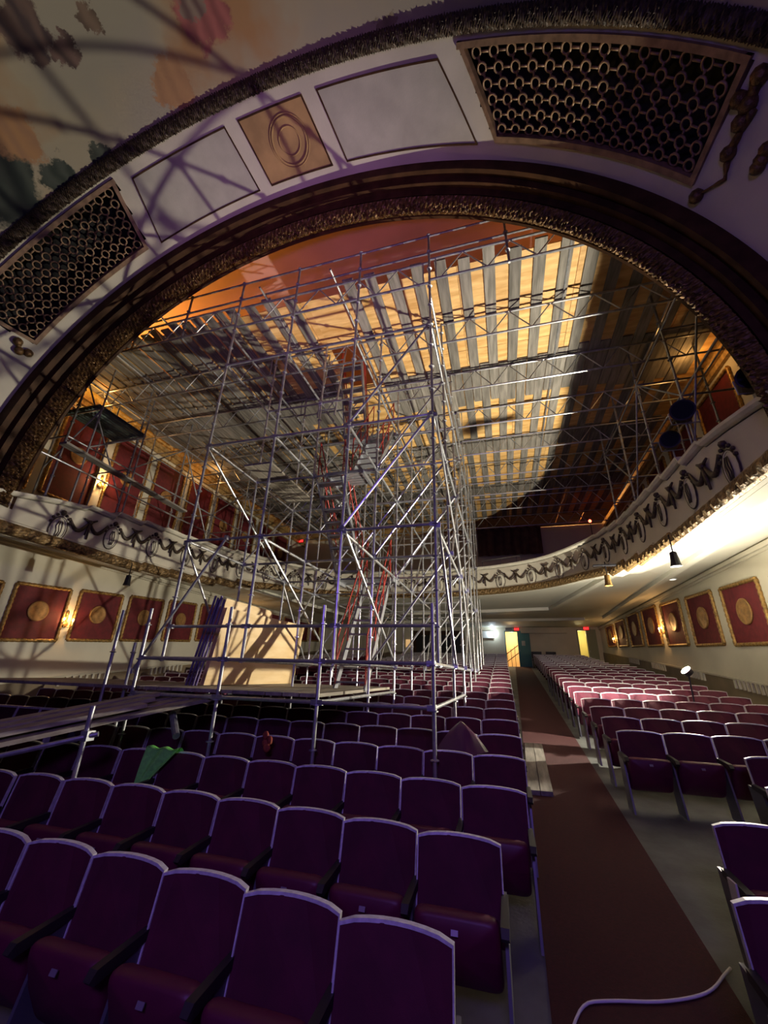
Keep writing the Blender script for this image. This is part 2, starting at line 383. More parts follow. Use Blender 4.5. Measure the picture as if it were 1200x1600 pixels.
# plaster scroll ornaments near the feet of the band
def scroll(name, label, pts, r0, off=.03):
    mbs = MB(); P3 = [bandp(a, y, off) for a, y in pts]; Pn = []
    for k in range(len(P3)-1):
        for q in range(5): Pn.append(P3[k].lerp(P3[k+1], q/5))
    Pn.append(P3[-1]); n_ = len(Pn)
    mbs.path(Pn, [r0*(.5+.5*abs(sin(k*.9)))*(1.25-k/n_) for k in range(n_)], 7)
    for k in (0, n_//2, n_-1): mbs.ball(Pn[k], r0*1.6)
    return tag(mbs.build(name, DARKGILT, None, True), label, 'ornament', 'scroll ornaments on the arch soffit')
scroll('scroll_ornament', 'dark curling scroll ornament beside the far right grille', [(29.3,3.35),(27.5,3.4),(27.6,3.75),(26.5,3.95),(28.6,4.2)], .055)
scroll('scroll_ornament', 'short dark ribbon ornament right above the scroll by the right grille', [(28.5,3.15),(28.0,3.5)], .06)
scroll('scroll_ornament', 'small dark tassel ornament low on the right of the arch soffit', [(24.2,3.6),(24.0,3.75)], .05)
scroll('scroll_ornament', 'dark leafy ornament below the left grille', [(150.0,3.9),(151.2,4.0),(150.6,4.12)], .055)

# ------------------------------------------------------------------ balcony
def lerp_t(tab, y):
    if y <= tab[0][0]: return tab[0][1]
    for (a, p), (b_, q) in zip(tab, tab[1:]):
        if y <= b_: return p+(q-p)*(y-a)/(b_-a)
    return tab[-1][1]
ZR = [(4.3,5.10),(5,5.25),(6,5.46),(7,5.61),(8,5.77),(9,5.85),(10,5.90),(11,5.96),(12,6.06),(13,6.16),(14,6.2)]
ZB = [(4.3,4.39),(8,4.39),(9,4.45),(10,4.5),(11,4.6),(12,4.72),(13,4.86),(14,4.98),(16,5.05)]
SID = [(6.4,4.3),(6.4,11),(6.28,12.2),(6.12,13.15),(5.72,14.24),(4.82,15.62),(3.67,16.36),(2.26,16.86),(0,17.1)]
OUT = [(9.07,4.6),(9.07,11.5),(9.07,14),(9.07,17),(9.07,21),(9.07,YB),(6.4,YB),(3.2,YB),(0,YB)]
def chain(pts, n):
    P = [Vector((p[0], p[1])) for p in pts]; 
    for _ in range(2):
        Q = [P[0]]
        for a_, b_ in zip(P, P[1:]): Q += [a_.lerp(b_, .25), a_.lerp(b_, .75)]
        Q.append(P[-1]); P = Q if _ < 2 and pts is SID else P
    L_ = [0]
    for a_, b_ in zip(P, P[1:]): L_.append(L_[-1]+(b_-a_).length)
    out = []
    for k in range(n+1):
        s_ = L_[-1]*k/n; i = 0
        while i < len(P)-2 and L_[i+1] < s_: i += 1
        f_ = (s_-L_[i])/max(1e-9, L_[i+1]-L_[i]); out.append(P[i].lerp(P[i+1], min(1, f_)))
    return out, L_[-1]
NH = 220
half, LHALF = chain(SID, NH)
# outer points : same y on the straight, then spread round the corner
outh = []
for k, p in enumerate(half):
    s_ = k/NH
    if p.y < 10.9: outh.append(Vector((9.07, max(4.62, p.y))))
    else:
        k0 = next(i for i, q in enumerate(half) if q.y >= 10.9); f_ = (k-k0)/(NH-k0)
        P, _l = chain([(9.07,10.9),(9.07,YB),(0,YB)], 100); outh.append(P[int(round(f_*100))])
CUR = [Vector((XC+p.x, p.y)) for p in half] + [Vector((XC-p.x, p.y)) for p in half[::-1][1:]]
OUTC = [Vector((XC+p.x, p.y)) for p in outh] + [Vector((XC-p.x, p.y)) for p in outh[::-1][1:]]
NC = len(CUR)
def nrm(k):
    a_ = CUR[max(0, k-1)]; b_ = CUR[min(NC-1, k+1)]; d = (b_-a_).normalized(); return Vector((-d.y, d.x))*1.0
# make normal point into the hall
def inn(k):
    n = nrm(k); c = Vector((XC, 8))-CUR[k]; return n if n.dot(c) > 0 else -n
def qstep(y, tab, w, y0):
    if y < y0 or y > 13: return lerp_t(tab, y)
    return lerp_t(tab, y0+w*(int((y-y0)/w)+.5))
zr = [qstep(c.y, ZR, .8, 6.6) for c in CUR]; zb = [qstep(c.y, ZB, 1.0, 7.5) for c in CUR]
zrs = [lerp_t(ZR, c.y) for c in CUR]
GOLDM = mat('gilt_moulding_paint', (.20,.125,.05), .45, .45, var=.6, scale=18, bump=1.0, bscale=22)
balc = thing('balcony', 'sweeping cream balcony with gilded garlands and moulding', 'balcony', (XC, 17.1, 5))
def sweep(prof_fn, n):
    m_ = MB(); vs = []
    for k in range(NC):
        i_ = inn(k)
        for (d, z) in prof_fn(k): vs.append((CUR[k].x+i_.x*d, CUR[k].y+i_.y*d, z))
    fs = [(k*n+j, k*n+j+1, (k+1)*n+j+1, (k+1)*n+j) for k in range(NC-1) for j in range(n-1)]
    return m_.add(vs, fs)
sweep(lambda k: [(-.16, zr[k]-.9), (-.16, zr[k]-.1), (-.02, zr[k]-.1), (0, zr[k]-.12), (0, zb[k]+.3), (.03, zb[k]+.27), (.03, zb[k]+.23), (-.1, zb[k]+.1), (-.1, zb[k])], 9).build('fascia', PLASTER, balc)
sweep(lambda k: [(-.22, zr[k]-.10), (-.22, zr[k]), (.10, zr[k]), (.10, zr[k]-.05), (.06, zr[k]-.09), (.0, zr[k]-.10)], 6).build('cap_rail', CREAM, balc)
mb = MB(); n = 7; vs = []
for k in range(NC):
    i_ = inn(k)
    for j in range(n):
        a_ = pi*(j/(n-1)); wob = .016*sin(k*1.9+j*1.7)
        vs.append((CUR[k].x+i_.x*(.02+(.10+wob)*sin(a_)), CUR[k].y+i_.y*(.02+(.10+wob)*sin(a_)), zb[k]+.12+.13*cos(a_)))
mb.add(vs, [(k*n+j, k*n+j+1, (k+1)*n+j+1, (k+1)*n+j) for k in range(NC-1) for j in range(n-1)]); mb.build('gilt_moulding', GOLDM, balc)
# soffit (steps up behind the lip) and raked floor
ZC = 5.08
def frac(k, f): return CUR[k].lerp(OUTC[k], f)
mb = MB(); vs = []; n = 8
for k in range(NC):
    D = (OUTC[k]-CUR[k]).length; base = zb[k]
    for d, z in ((0, base), (.38, base+.02), (.40, base+.10), (.62, base+.14), (1.25, max(base+.2, ZC-.14)), (1.27, max(base+.25, ZC-.05)), (1.5, max(ZC, base+.3)), (D, ZC)):
        p = frac(k, min(1, d/D)); vs.append((p.x, p.y, min(z, ZC+.02)))
mb.add(vs, [(k*n+j, k*n+j+1, (k+1)*n+j+1, (k+1)*n+j) for k in range(NC-1) for j in range(n-1)]); mb.build('soffit', SOFFIT, balc)
mb = MB(); vs = []; n = 7
for k in range(NC):
    D = (OUTC[k]-CUR[k]).length
    for j in range(n):
        p = frac(k, j/(n-1)); vs.append((p.x, p.y, zrs[k]-.85+(.17*D)*(j/(n-1))))
mb.add(vs, [(k*n+j, k*n+j+1, (k+1)*n+j+1, (k+1)*n+j) for k in range(NC-1) for j in range(n-1)]); mb.build('raked_floor', CURTAIN, balc)
# soffit ribs
mb = MB()
for pts in (((-9,22.6,ZC-.06),(2.3,20.6,ZC-.06)), ((2.3,20.6,ZC-.06),(4.6,6.5,ZC-.06)), ((-9.5,25.5,ZC-.06),(4.4,24.5,ZC-.06)), ((4.9,5.2,ZC-.05),(5.3,24,ZC-.05)), ((-8.5,22.6,ZC-.06),(-10.8,6.5,ZC-.06))):
    mb.bar(pts[0], pts[1], .22, .14)
mb.build('ceiling_beam', SOFFIT, balc)
# garlands: swags, bows and oval medallions
step = 1.3; LT = 0; acc = [0]
for a_, b_ in zip(CUR, CUR[1:]): acc.append(acc[-1]+(b_-a_).length)
TOT = acc[-1]
def on(s_, z, off):
    i = 0
    while i < NC-2 and acc[i+1] < s_: i += 1
    f_ = (s_-acc[i])/(acc[i+1]-acc[i]); p = CUR[i].lerp(CUR[i+1], f_); q = inn(i).lerp(inn(i+1), f_)
    zz = zrs[i]*(1-f_)+zrs[i+1]*f_
    return Vector((p.x+q.x*off, p.y+q.y*off, zz+z))
ng = int((TOT-3.2)/step)
s0 = (TOT-ng*step)/2
for i in range(ng+1):
    sm = s0+i*step
    big = 1.0
    m_ = MB()   # oval medallion with wreath
    m_.path([on(sm+.17*cos(2*pi*k/18), -.66+.27*sin(2*pi*k/18), .02) for k in range(18)], .012, 5, True)
    m_.grid(lambda u, v: on(sm+.15*v*cos(2*pi*u), -.66+.25*v*sin(2*pi*u), .015+.03*(1-v*v)), 16, 3)
    m_.build('medallion', CREAM if i % 2 == 0 or True else GOLD, balc, True)
    m_ = MB().path([on(sm+.19*cos(2*pi*k/18), -.66+.29*sin(2*pi*k/18), .02) for k in range(18)], .013, 5, True)
    for k in range(3): m_.path([on(sm+(-.05+.05*k)+.02*cos(q*2.2+k), -.84+.12*q, .05) for q in range(4)], .010, 5)
    for k in range(7): m_.ball(on(sm+.2*cos(pi*k/6), -.50+.19*sin(pi*k/6), .03), .035, 6, 4)
    m_.ball(on(sm, -.27, .04), .06, 6, 4)
    if i < ng:
        e_ = sm+step
        P = []; R_ = []
        for k in range(19):
            f_ = k/18; ss = sm+.18+(step-.36)*f_; half_ = abs(f_-.5)*2
            sag = -.36-.26*sin(pi*((f_*2) % 1 if f_ != 1 else 1)); P.append(on(ss, sag, .035)); R_.append(.018+.03*sin(pi*((f_*2) % 1)))
        m_.path(P, R_, 6)
        c_ = sm+step/2
        m_.ball(on(c_, -.38, .05), (.06,.06,.06), 6, 4)
        m_.tube(on(c_-.16, -.30, .04), on(c_, -.38, .05), .02, 6, .035); m_.tube(on(c_+.16, -.30, .04), on(c_, -.38, .05), .02, 6, .035)
        m_.tube(on(c_, -.40, .05), on(c_-.03, -.80, .04), .035, 6, .02); m_.tube(on(c_, -.40, .05), on(c_+.05, -.70, .04), .03, 6, .015)
    m_.build('garland', LEAFM, balc, True)
# brass guard rail on the balcony front, right of the scaffold
m_ = MB(); A_ = [on(TOT/2+s_, h, -.25) for s_, h in ((0,0),(0,0))]
rr = thing('guard_rail', 'thin metal guard rail behind the balcony front, right of the scaffold tower', 'rail', (.3,16.6,6.2))
def cur_at_x(x): 
    i = min(range(NC), key=lambda k: abs(CUR[k].x-x)+(0 if CUR[k].y > 12 else 50)); return CUR[i]
pa, pb = cur_at_x(-.6), cur_at_x(.9)
a_ = Vector((pa.x, pa.y+.35, 5.5)); b_ = Vector((pb.x, pb.y+.35, 5.5))
MB().path([a_+Vector((0,0,1.05)), b_+Vector((0,0,1.05)), b_+Vector((.06,0,.98)), b_], .02, 6).build('top_rail', STEELD, rr, True)
MB().tube(a_+Vector((0,0,.8)), b_+Vector((0,0,.8)), .015, 6).build('middle_rail', STEELD, rr)
for q in (0, .5, .93): MB().tube(a_.lerp(b_, q), a_.lerp(b_, q)+Vector((0,0,1.04)), .016, 6).build('post', STEELD, rr)

# hanging bell lamps under the balcony edge
for (x, y, z, lab) in ((3.05,8.0,4.02,'dark lantern hanging below the right balcony edge, nearer one'), (2.55,10.6,4.22,'pale lantern with an arm below the balcony edge, farther one'), (-9.2,8.0,4.05,'dark lantern hanging below the left balcony edge')):
    r = thing('hanging_lantern', lab, 'lantern', (x, y, z), 'lanterns under the balcony')
    MB().tube((x,y,z+.1),(x,y,z+.45),.012,6).build('stem', BLACK, r)
    MB().lathe((x,y,z), [(.035,.13),(.06,.11),(.075,-.07),(.09,-.14),(.07,-.14)], n=10).build('shade', GOLD if y > 10 else BLACK, r, False)
    if y > 10: MB().box((x-.02,y,z+.36),(.5,.12,.03)).build('bracket', BLACK, r)

for (x, y, lab) in ((5.45,14.8,'small round recessed downlight in the ceiling under the right balcony'),):
    r = thing('downlight', lab, 'ceiling light', (x, y, ZC-.01))
    MB().lathe((x,y,ZC-.03),[(.10,0),(.13,.0),(.13,.03)],n=18).build('trim_ring', WHITEM, r); MB().lathe((x,y,ZC-.036),[(.09,0),(.09,.004)],n=18).build('diffuser', emis('downlight_glow', (1,.95,.85), 1.2), r)
# ------------------------------------------------------------------ wall panels, sconces
def wall_panel(side, y0, y1, z0, z1, slope, label, med=True, medr=.27, grp='panels'):
    x = XL if side < 0 else XR; n = 1 if side < 0 else -1
    r = thing('wall_panel', label, 'wall panel', (x, (y0+y1)/2, (z0+z1)/2), grp)
    c = lambda y, z: (y, z+slope*(y-y0))
    P = [c(y0, z0), c(y1, z0), c(y1, z1), c(y0, z1)]
    MB().prism(P, lambda a, b, h: (x+n*h, a, b), .0, .02).build('damask_field', CRIMSON, r)
    m_ = MB()
    for k in range(4):
        a, b = Vector((0,)+P[k]), Vector((0,)+P[(k+1) % 4]); Lk = (b-a).length; nn = max(8, int(Lk/.045))
        pts = [Vector((x+n*.03, 0, 0))+a.lerp(b, i/nn) for i in range(nn+1)]
        m_.path(pts, [.040+.018*abs(sin(i*1.05)) for i in range(nn+1)], 6)
    m_.build('gilt_frame', GOLD, r, True)
    if med:
        yc, zc = (y0+y1)/2, (z0+z1)/2+slope*(y1-y0)/2+.05
        MB().lathe((x+n*.02, yc, zc), [(medr,.0),(medr,n*.03),(medr-.02,n*.045),(medr-.05,n*.03),(.1,n*.045),(.01,n*.05)], 'x', 28).build('medallion', GOLDFLAT, r, True)
    return r
LP = 1.74
for i in range(12):
    y0 = 5.62+LP*i
    wall_panel(-1, y0, y0+1.42, 2.38+.075*(y0-5.62), 3.80+.078*(y0-5.62) if i < 9 else 4.9, .06, f'crimson panel with gilt frame on the left wall under the balcony, {ordn(i)} from the arch', grp='panels of the lower left wall')
RP = [9.2+2.33*i for i in range(8)]
for i, y0 in enumerate(RP):
    zt = min(4.20+.062*(y0-9.2), 4.85)
    wall_panel(1, y0, y0+1.75, 2.72+.06*(y0-9.2), zt, .045, f'crimson panel with gilt frame on the right wall under the balcony, {ordn(i)} from the arch', medr=.33, grp='panels of the lower right wall')
for i in range(9):
    y0 = 5.3+LP*i
    wall_panel(-1, y0, y0+1.36, 6.35+.1*i, 9.35, 0, f'tall crimson panel on the upper left wall behind the balcony, {ordn(i)} from the arch', grp='panels of the upper left wall')
for i in range(7):
    y0 = 5.3+2.3*i
    wall_panel(1, y0, y0+1.75, 6.35+.1*i, 9.35, 0, f'tall crimson panel on the upper right wall behind the balcony, {ordn(i)} from the arch', grp='panels of the upper right wall')
# crown, ledge and dado trims
for sx, nm in ((XL, 'left'), (XR, 'right')):
    n = 1 if sx == XL else -1
    m_ = MB()
    for z, d, h in ((4.97,.10,.10),(4.88,.06,.06)): m_.box((sx+n*d/2, 17, z), (d, 24.6, h))
    struct(m_, 'trim_crown_'+nm, PLASTER)
    m_ = MB().box((sx+n*.05, 14.2, 9.62), (.10, 17.6, .16)).box((sx+n*.09, 14.2, 9.78), (.18, 17.6, .14)); struct(m_, 'trim_frieze_'+nm, CORNICE)
    m_ = MB()   # ornate cove cornice
    def fc(u, v):
        a = pi/2*v; y = 5.3+17.7*u; w = .03*sin(u*520)*sin(v*14)
        return (sx+n*(.05+(.75+w)*(1-cos(a))), y, 9.85+(.8+w)*sin(a))
    m_.grid(fc, 420, 10); struct(m_, 'trim_cornice_'+nm, CORNICE, True)
    m_ = MB().add([(sx, 4.7, fz(4.7)), (sx, YB, fz(YB)), (sx, YB, fz(YB)+.95), (sx, 4.7, fz(4.7)+.95), (sx+n*.04, 4.7, fz(4.7)), (sx+n*.04, YB, fz(YB)), (sx+n*.04, YB, fz(YB)+.95), (sx+n*.04, 4.7, fz(4.7)+.95)],
        [(0,1,2,3),(4,5,6,7),(3,2,6,7),(0,1,5,4),(0,3,7,4),(1,2,6,5)]); struct(m_, 'baseboard_'+nm, mat('dado_'+nm, (.20,.15,.09), .6, var=.15, scale=1.5))
# low radiator grilles along the side walls
for sx, nm, lab in ((XL, 'left', 'slotted vent strip along the foot of the left wall'), (XR, 'right', 'slotted vent strip along the foot of the right wall')):
    n = 1 if sx == XL else -1; m_ = MB()
    for k in range(90):
        y = 6+k*.2
        if (k//8) % 2 == 0: m_.box((sx+n*.06, y, fz(y)+.86), (.05, .07, .22))
    m_.bar((sx+n*.05, 6, fz(6)+1.0), (sx+n*.05, 24, fz(24)+1.0), .06, .03)
    tag(m_.build('vent_strip', CREAM), lab, 'vent')
def sconce(x, y, z, n, label, tall=True):
    r = thing('wall_sconce', label, 'sconce', (x, y, z), 'candle sconces on the walls')
    m_ = MB().lathe((x+n*.02, y, z), [(.10,0),(.085,n*.03),(.02,n*.05)], 'x', 12)
    for s_, zz in ((1,.18),(1,.3),(-1,-.16)): m_.ball((x+n*.03, y, z+zz*s_), (.02,.05,.09), 8, 5)
    m_.build('backplate', GOLD, r, True)
    for s_ in (-1, 1):
        MB().path([(x+n*.03, y, z-.02), (x+n*.10, y+s_*.06, z-.09), (x+n*.14, y+s_*.12, z-.06), (x+n*.14, y+s_*.13, z+.0)], .012, 6).build('arm', GOLD, r, True)
        c_ = MB().tube((x+n*.14, y+s_*.13, z), (x+n*.14, y+s_*.13, z+.09), .014, 8).build('candle', CREAM, r)
        MB().ball((x+n*.14, y+s_*.13, z+.13), (.02,.02,.04), 8, 6).build('bulb', FLAME, c_, True)
    return r
lights = []
def plight(name, loc, power, col, rad=.05):
    l = bpy.data.lights.new(name, 'POINT'); l.energy = power; l.color = col; l.shadow_soft_size = rad
    o = bpy.data.objects.new(name, l); o.location = loc; COL.objects.link(o); lights.append(o); return o
WARM = (1, .55, .2)
for (x, y, z, n, lab, e_) in (
    (XL, 8.89, 3.06, 1, 'lit gilt sconce on the left wall under the balcony, nearest the arch', 16),
    (XL, 8.62, 7.35, 1, 'lit gilt sconce on the upper left wall above the balcony rail', 30),
    (XL, 17.6, 3.75, 1, 'lit gilt sconce on the far lower left wall behind the plywood', 14),
    (XR, 18.15, 3.75, -1, 'bright gilt sconce on the right wall under the balcony', 26),
    (XR, 25.4, 3.95, -1, 'small lit sconce on the right wall near the back corner', 12),
    (XR, 9.0, 3.1, -1, 'lit sconce on the right wall close to the arch', 7)):
    sconce(x, y, z, n, lab); plight('sconce_light', (x+n*.24, y, z+.16), e_, WARM, .04)

# ------------------------------------------------------------------ back wall fittings
zf = fz(YB)
for i, (d, leafm, lx0, lx1) in enumerate(((D1, TEAL, .97, 1.66), (D2, GREEND, 5.17, 5.66))):
    m_ = MB(); w = .06
    for x in (d[0]-w/2, lx1+w/2): m_.box((x, YB-.03, (zf+d[2])/2), (w, .08, d[2]-zf))
    m_.box(((d[0]+lx1)/2, YB-.03, d[2]+w/2), (lx1-d[0]+2*w, .08, w))
    fr = struct(m_, f'door_{i+1}', TEAL if i == 0 else GREEND)
    lf = MB().box(((lx0+lx1)/2, YB-.06, (zf+d[2])/2), (lx1-lx0, .05, d[2]-zf)).build('door_leaf', leafm, fr); 
    if i == 0:
        MB().box((1.3, YB-.10, zf+1.45), (.22, .015, .30)).build('notice', CREAM, lf)
    MB().box((lx0+.06, YB-.11, zf+1.0), (.03, .05, .12)).build('door_handle', STEELD, lf)
m_ = MB()   # handrail in the lit corridor
r = thing('stair_handrail', 'dark slanting handrail seen through the lit doorway by the teal door', 'handrail', (.6, YB+1.2, zf))
MB().bar((D1[0]-.2, YB+1.3, zf+.7), (D1[1]+.3, YB+1.3, zf+1.6), .05, .05).build('rail', BROWN, r)
MB().bar((D1[0]-.2, YB+1.3, zf+.2), (D1[1]+.3, YB+1.3, zf+1.1), .05, .05).build('lower_rail', BROWN, r)
for k in range(4): MB().bar((.25+.25*k, YB+1.3, zf), (.25+.25*k, YB+1.3, zf+.95+.2*k), .03, .03).build('post', BROWN, r)
plight('corridor_light', (.62, YB+1.0, 4.6), 70, (1,.72,.38), .1); plight('corridor_light', (4.95, YB+1.0, 4.7), 30, (1,.82,.40), .1)
LET = {'E':[(0,0,0,1),(0,1,.6,1),(0,.5,.5,.5),(0,0,.6,0)], 'X':[(0,0,.6,1),(0,1,.6,0)], 'I':[(.3,0,.3,1)], 'T':[(.3,0,.3,1),(0,1,.6,1)]}
def exit_sign(x, y, z, label, w=.36, rot=0):
    r = thing('exit_sign', label, 'sign', (x, y, z), 'red exit signs')
    MB().box((x, y-.03, z), (w, .06, .22)).build('housing', BLACK, r)
    MB().box((x, y-.065, z), (w-.04, .01, .18)).build('face', mat('exit_face', (.10,.0,.0), .5, emit=(1,.02,.02), estr=.8), r)
    m_ = MB(); cx = x-w*.38
    for ch in 'EXIT':
        for (a, b, c, d) in LET[ch]: m_.bar((cx+a*.085, y-.075, z-.06+b*.12), (cx+c*.085, y-.075, z-.06+d*.12), .018, .012, (0,1,0))
        cx += w*.205
    m_.build('lettering', EXITR, r)
exit_sign(.95, YB-.02, 5.0-.06, 'small red exit sign above the teal door on the back wall'); exit_sign(5.2, YB-.02, 5.0-.02, 'small red exit sign over the far right doorway')
exit_sign(-11.93, 22.0, 9.70, 'red exit sign upstairs behind the scaffold, high at the back left corner', .34)
# emergency light
r = thing('emergency_light', 'glaring white emergency lamp box on the back wall beside the teal door', 'lamp', (-.7, YB-.1, 4.65))
MB().box((-.95, YB-.06, 4.6), (.75, .1, .45)).build('housing', WHITEM, r); MB().lathe((-.62, YB-.16, 4.68), [(.03,.04),(.09,.0),(.085,-.02)], 'y', 14).build('lens', WHITE_E, r)
plight('emergency_glow', (-.62, YB-.30, 4.68), 20, (.75,.9,1), .05)
for x, w in ((.45,.45),(2.1,.8)):
    r = thing('wall_vent', 'dark slotted vent high on the back wall, '+('left of the exit sign' if x < 1 else 'right of the exit sign'), 'vent', (x, YB-.03, 4.97), 'vents of the back wall')
    MB().box((x, YB-.02, 4.96), (w, .04, .14)).build('frame', STEELD, r)
    m_ = MB()
    for k in range(4): m_.box((x, YB-.05, 4.91+.033*k), (w-.06, .02, .01), rx=.5)
    m_.build('louvre', BLACK, r)
tag(MB().box((2.6, YB-.16, 4.86), (2.8, .3, .36)).build('duct_box', PLASTER2), 'long pale boxed duct under the ceiling of the back wall', 'duct')
# dark doors left of the aisle, half hidden by the scaffold
m_ = MB().box((-4.3, YB-.02, (zf+4.9)/2), (3.6, .06, 4.9-zf-.1)); d3 = struct(m_, 'door_3', BROWN)
for x in (-5.1, -3.5): MB().box((x, YB-.08, (zf+4.6)/2), (1.5, .06, 4.5-zf)).build('door_leaf', BLACK, d3)
tag(MB().box((-6.45, YB-.03, 4.0), (.35, .04, .5)).build('lit_window', mat('lit_window', (.6,.4,.2), .6, emit=(1,.6,.25), estr=.5)), 'small warm lit window on the back wall left of the dark doors', 'notice')  # small window, its warm light given by a faintly glowing pane
# wood panelled mass at the back centre
# stacked chairs by back wall
for i, x in enumerate((2.0, 2.85)):
    r = thing('stacking_chair', ('dark chair against the back wall, one nearer the teal door', 'dark chair against the back wall, one nearer the far right doorway')[i], 'chair', (x, 28.2, fz(28.2)), 'loose chairs at the back wall')
    z = fz(28.2)
    MB().box((x, 28.35, z+.78), (.6, .08, .42), rx=-.1).build('backrest', BLACK, r); MB().box((x, 28.05, z+.48), (.6, .55, .1)).build('seat', BLACK, r)
    for sx in (-1, 1):
        for sy in (-1, 1): MB().tube((x+sx*.25, 28.05+sy*.22, z), (x+sx*.25, 28.05+sy*.22, z+.45), .015, 6).build('leg', BLACK, r)

# upper back: curtain and lit strip
r = thing('stage_curtain', 'dark brown pleated curtain hanging on the upper back wall under the deck', 'curtain', (.9, 22.8, 10.6))
def fcu(u, v): return (-.95+3.5*u, 22.72+.05*sin(u*46), 8.35+2.4*v)
MB().grid(fcu, 120, 4).build('cloth', CURTAIN, r, True); MB().tube((-1.05,22.72,10.78),(2.65,22.72,10.78),.03,8).build('curtain_rod', BLACK, r)

# ------------------------------------------------------------------ seats
def seat_proto():
    t = thing('theatre_seat', 'x', 'seat', (0,0,0))
    w = .277; zt = .90; zl = .40
    def outline(inset, top_in):
        P = [(-w+inset, zl), (w-inset, zl)]
        for k in range(9):
            x = (w-inset)*(1-2*k/8); P.append((x, zt-top_in-.016*(x/w)**2-.010*abs(x/w)**12))
        return P
    lean = lambda z: .0+(z-zt)*.20
    def fn(x, z, h): return (x, lean(z)+h+.035*(x/w)**2*-1+.03, z)
    MB().prism(outline(.008, .009), fn, -.012, .020).build('backrest', SEATFAB, t, local=True)
    # rim : open band round sides and top
    o1 = outline(0, 0)[1:]; o1 = [(w, zl)]+o1[1:]+[(-w, zl)]; i1 = outline(.008, .015)[1:]; i1 = [(w-.009, zl)]+i1[1:]+[(-w+.009, zl)]
    m_ = MB(); n = len(o1); vs = []
    for (a, b) in zip(o1, i1):
        vs += [fn(a[0], a[1], -.020), fn(a[0], a[1], .012), fn(b[0], b[1], .012), fn(b[0], b[1], -.020)]
    fs = []
    for k in range(n-1):
        for j in range(4): fs.append((k*4+j, k*4+(j+1) % 4, (k+1)*4+(j+1) % 4, (k+1)*4+j))
    m_.add(vs, fs); m_.build('back_rim', SEATRIM, t, local=True)
    # tipped-up pan, rounded
    m_ = MB(); N1, N2 = 12, 8
    def pan(u, v):
        a = 2*pi*u; ca, sa = cos(a), sin(a); sg = lambda q: (abs(q)**.20)*(1 if q >= 0 else -1)
        x = .25*sg(ca); s_ = .20*sg(sa)       # s along the pan (up when folded)
        th = .062*sin(pi*v)**.5; prof_ = 1-.0*v
        k = (1-(abs(v-.5)*2)**3*.12)
        s_ *= k; x *= k
        y = -.20-.10*(s_/.2)*.9+(-th if False else 0)+(v-.5)*.12; z = .415+s_
        y -= .03*(1-(s_/.2)**2)*(1 if v < .5 else .2)
        return (x, y, z)
    m_.grid(pan, 28, 6)
    vs = []
    for vv in (0, 1):
        c0 = len(m_.v); m_.v.append(tuple(Vector(pan(0, vv)).lerp(Vector(pan(.5, vv)), .5)+Vector((0, -.02 if vv == 0 else 0, 0))))
        for i in range(28): m_.f.append((c0, i*7+(0 if vv == 0 else 6), (i+1)*7+(0 if vv == 0 else 6)))
    m_.build('seat_pan', SEATPAN, t, True, local=True)
    MB().box((0, -.362, .545), (.040, .006, .026), rx=-.42).build('number_plate', PLATE, t, local=True)
    MB().add([(.262,-.07,.60),(.302,-.07,.60),(.302,-.07,.645),(.262,-.07,.645),(.258,-.40,.565),(.306,-.40,.565),(.306,-.40,.625),(.258,-.40,.625),(.262,-.43,.59),(.302,-.43,.59)],
             [(0,1,2,3),(3,2,6,7),(0,4,5,1),(1,5,6,2),(0,3,7,4),(4,7,8),(5,9,6),(7,6,9,8),(4,8,9,5)]).build('armrest', DARKARM, t, local=True)
    m_ = MB().add([(.272,-.10,.0),(.292,-.10,.0),(.292,-.38,.0),(.272,-.38,.0),(.272,.03,.62),(.292,.03,.62),(.292,-.22,.60),(.272,-.22,.60)], [(0,1,2,3),(4,5,6,7),(0,1,5,4),(1,2,6,5),(2,3,7,6),(3,0,4,7)])
    m_.build('side_standard', LEGM, t, local=True)
    return t
proto = seat_proto(); bpy.context.view_layer.update(); reg(proto)
PIT = .567
def rown(y): return y
seats = []   # (x, y, block, row, col-from-aisle)
cx_end = [-.31, -.11, .10] + [.14]*30
for i in range(26):
    y = 2.36+.98*i
    n_ = 11
    for c in range(n_):
        x = cx_end[i]-PIT/2-c*PIT; yy = y+.22*max(0, 1-i/6)*(1-((x-XC)/3.1)**2)
        seats.append(('c', x, yy-.03, i, c))
for i in range(25):
    y = 3.12+.975*i
    st = [1.03,1.35,2.16,2.46][i] if i < 4 else 1.42+.012*(i-4)
    c = 0
    while st+PIT*(c+1) < 4.98:
        seats.append(('r', st+PIT/2+c*PIT, y-.03, i, c)); c += 1
for i in range(25):
    y = 3.12+.975*i
    for c in range(6): seats.append(('l', 2*XC-1.42-PIT/2-c*PIT, y-.03, i, c))
def want(s):
    b, x, y, i, c = s
    if b == 'c': return i <= 15 and not (i < 1 and c > 6)
    if b == 'r': return i <= 15
    return 4 <= i <= 12
blockn = {'c': 'centre block', 'r': 'right block', 'l': 'left block'}
pick = [s for s in seats if want(s)]
pick.sort(key=lambda s: (s[2])+(abs(s[1]) if s[0] == 'l' else 0)*1.0); pick = pick[:300]; pk = set((s[0], s[3], s[4]) for s in pick)
first = True; stuffm = {'f': MB(), 'r': MB()}
maxc = {}
for s in seats: maxc[(s[0], s[3])] = max(maxc.get((s[0], s[3]), 0), s[4])
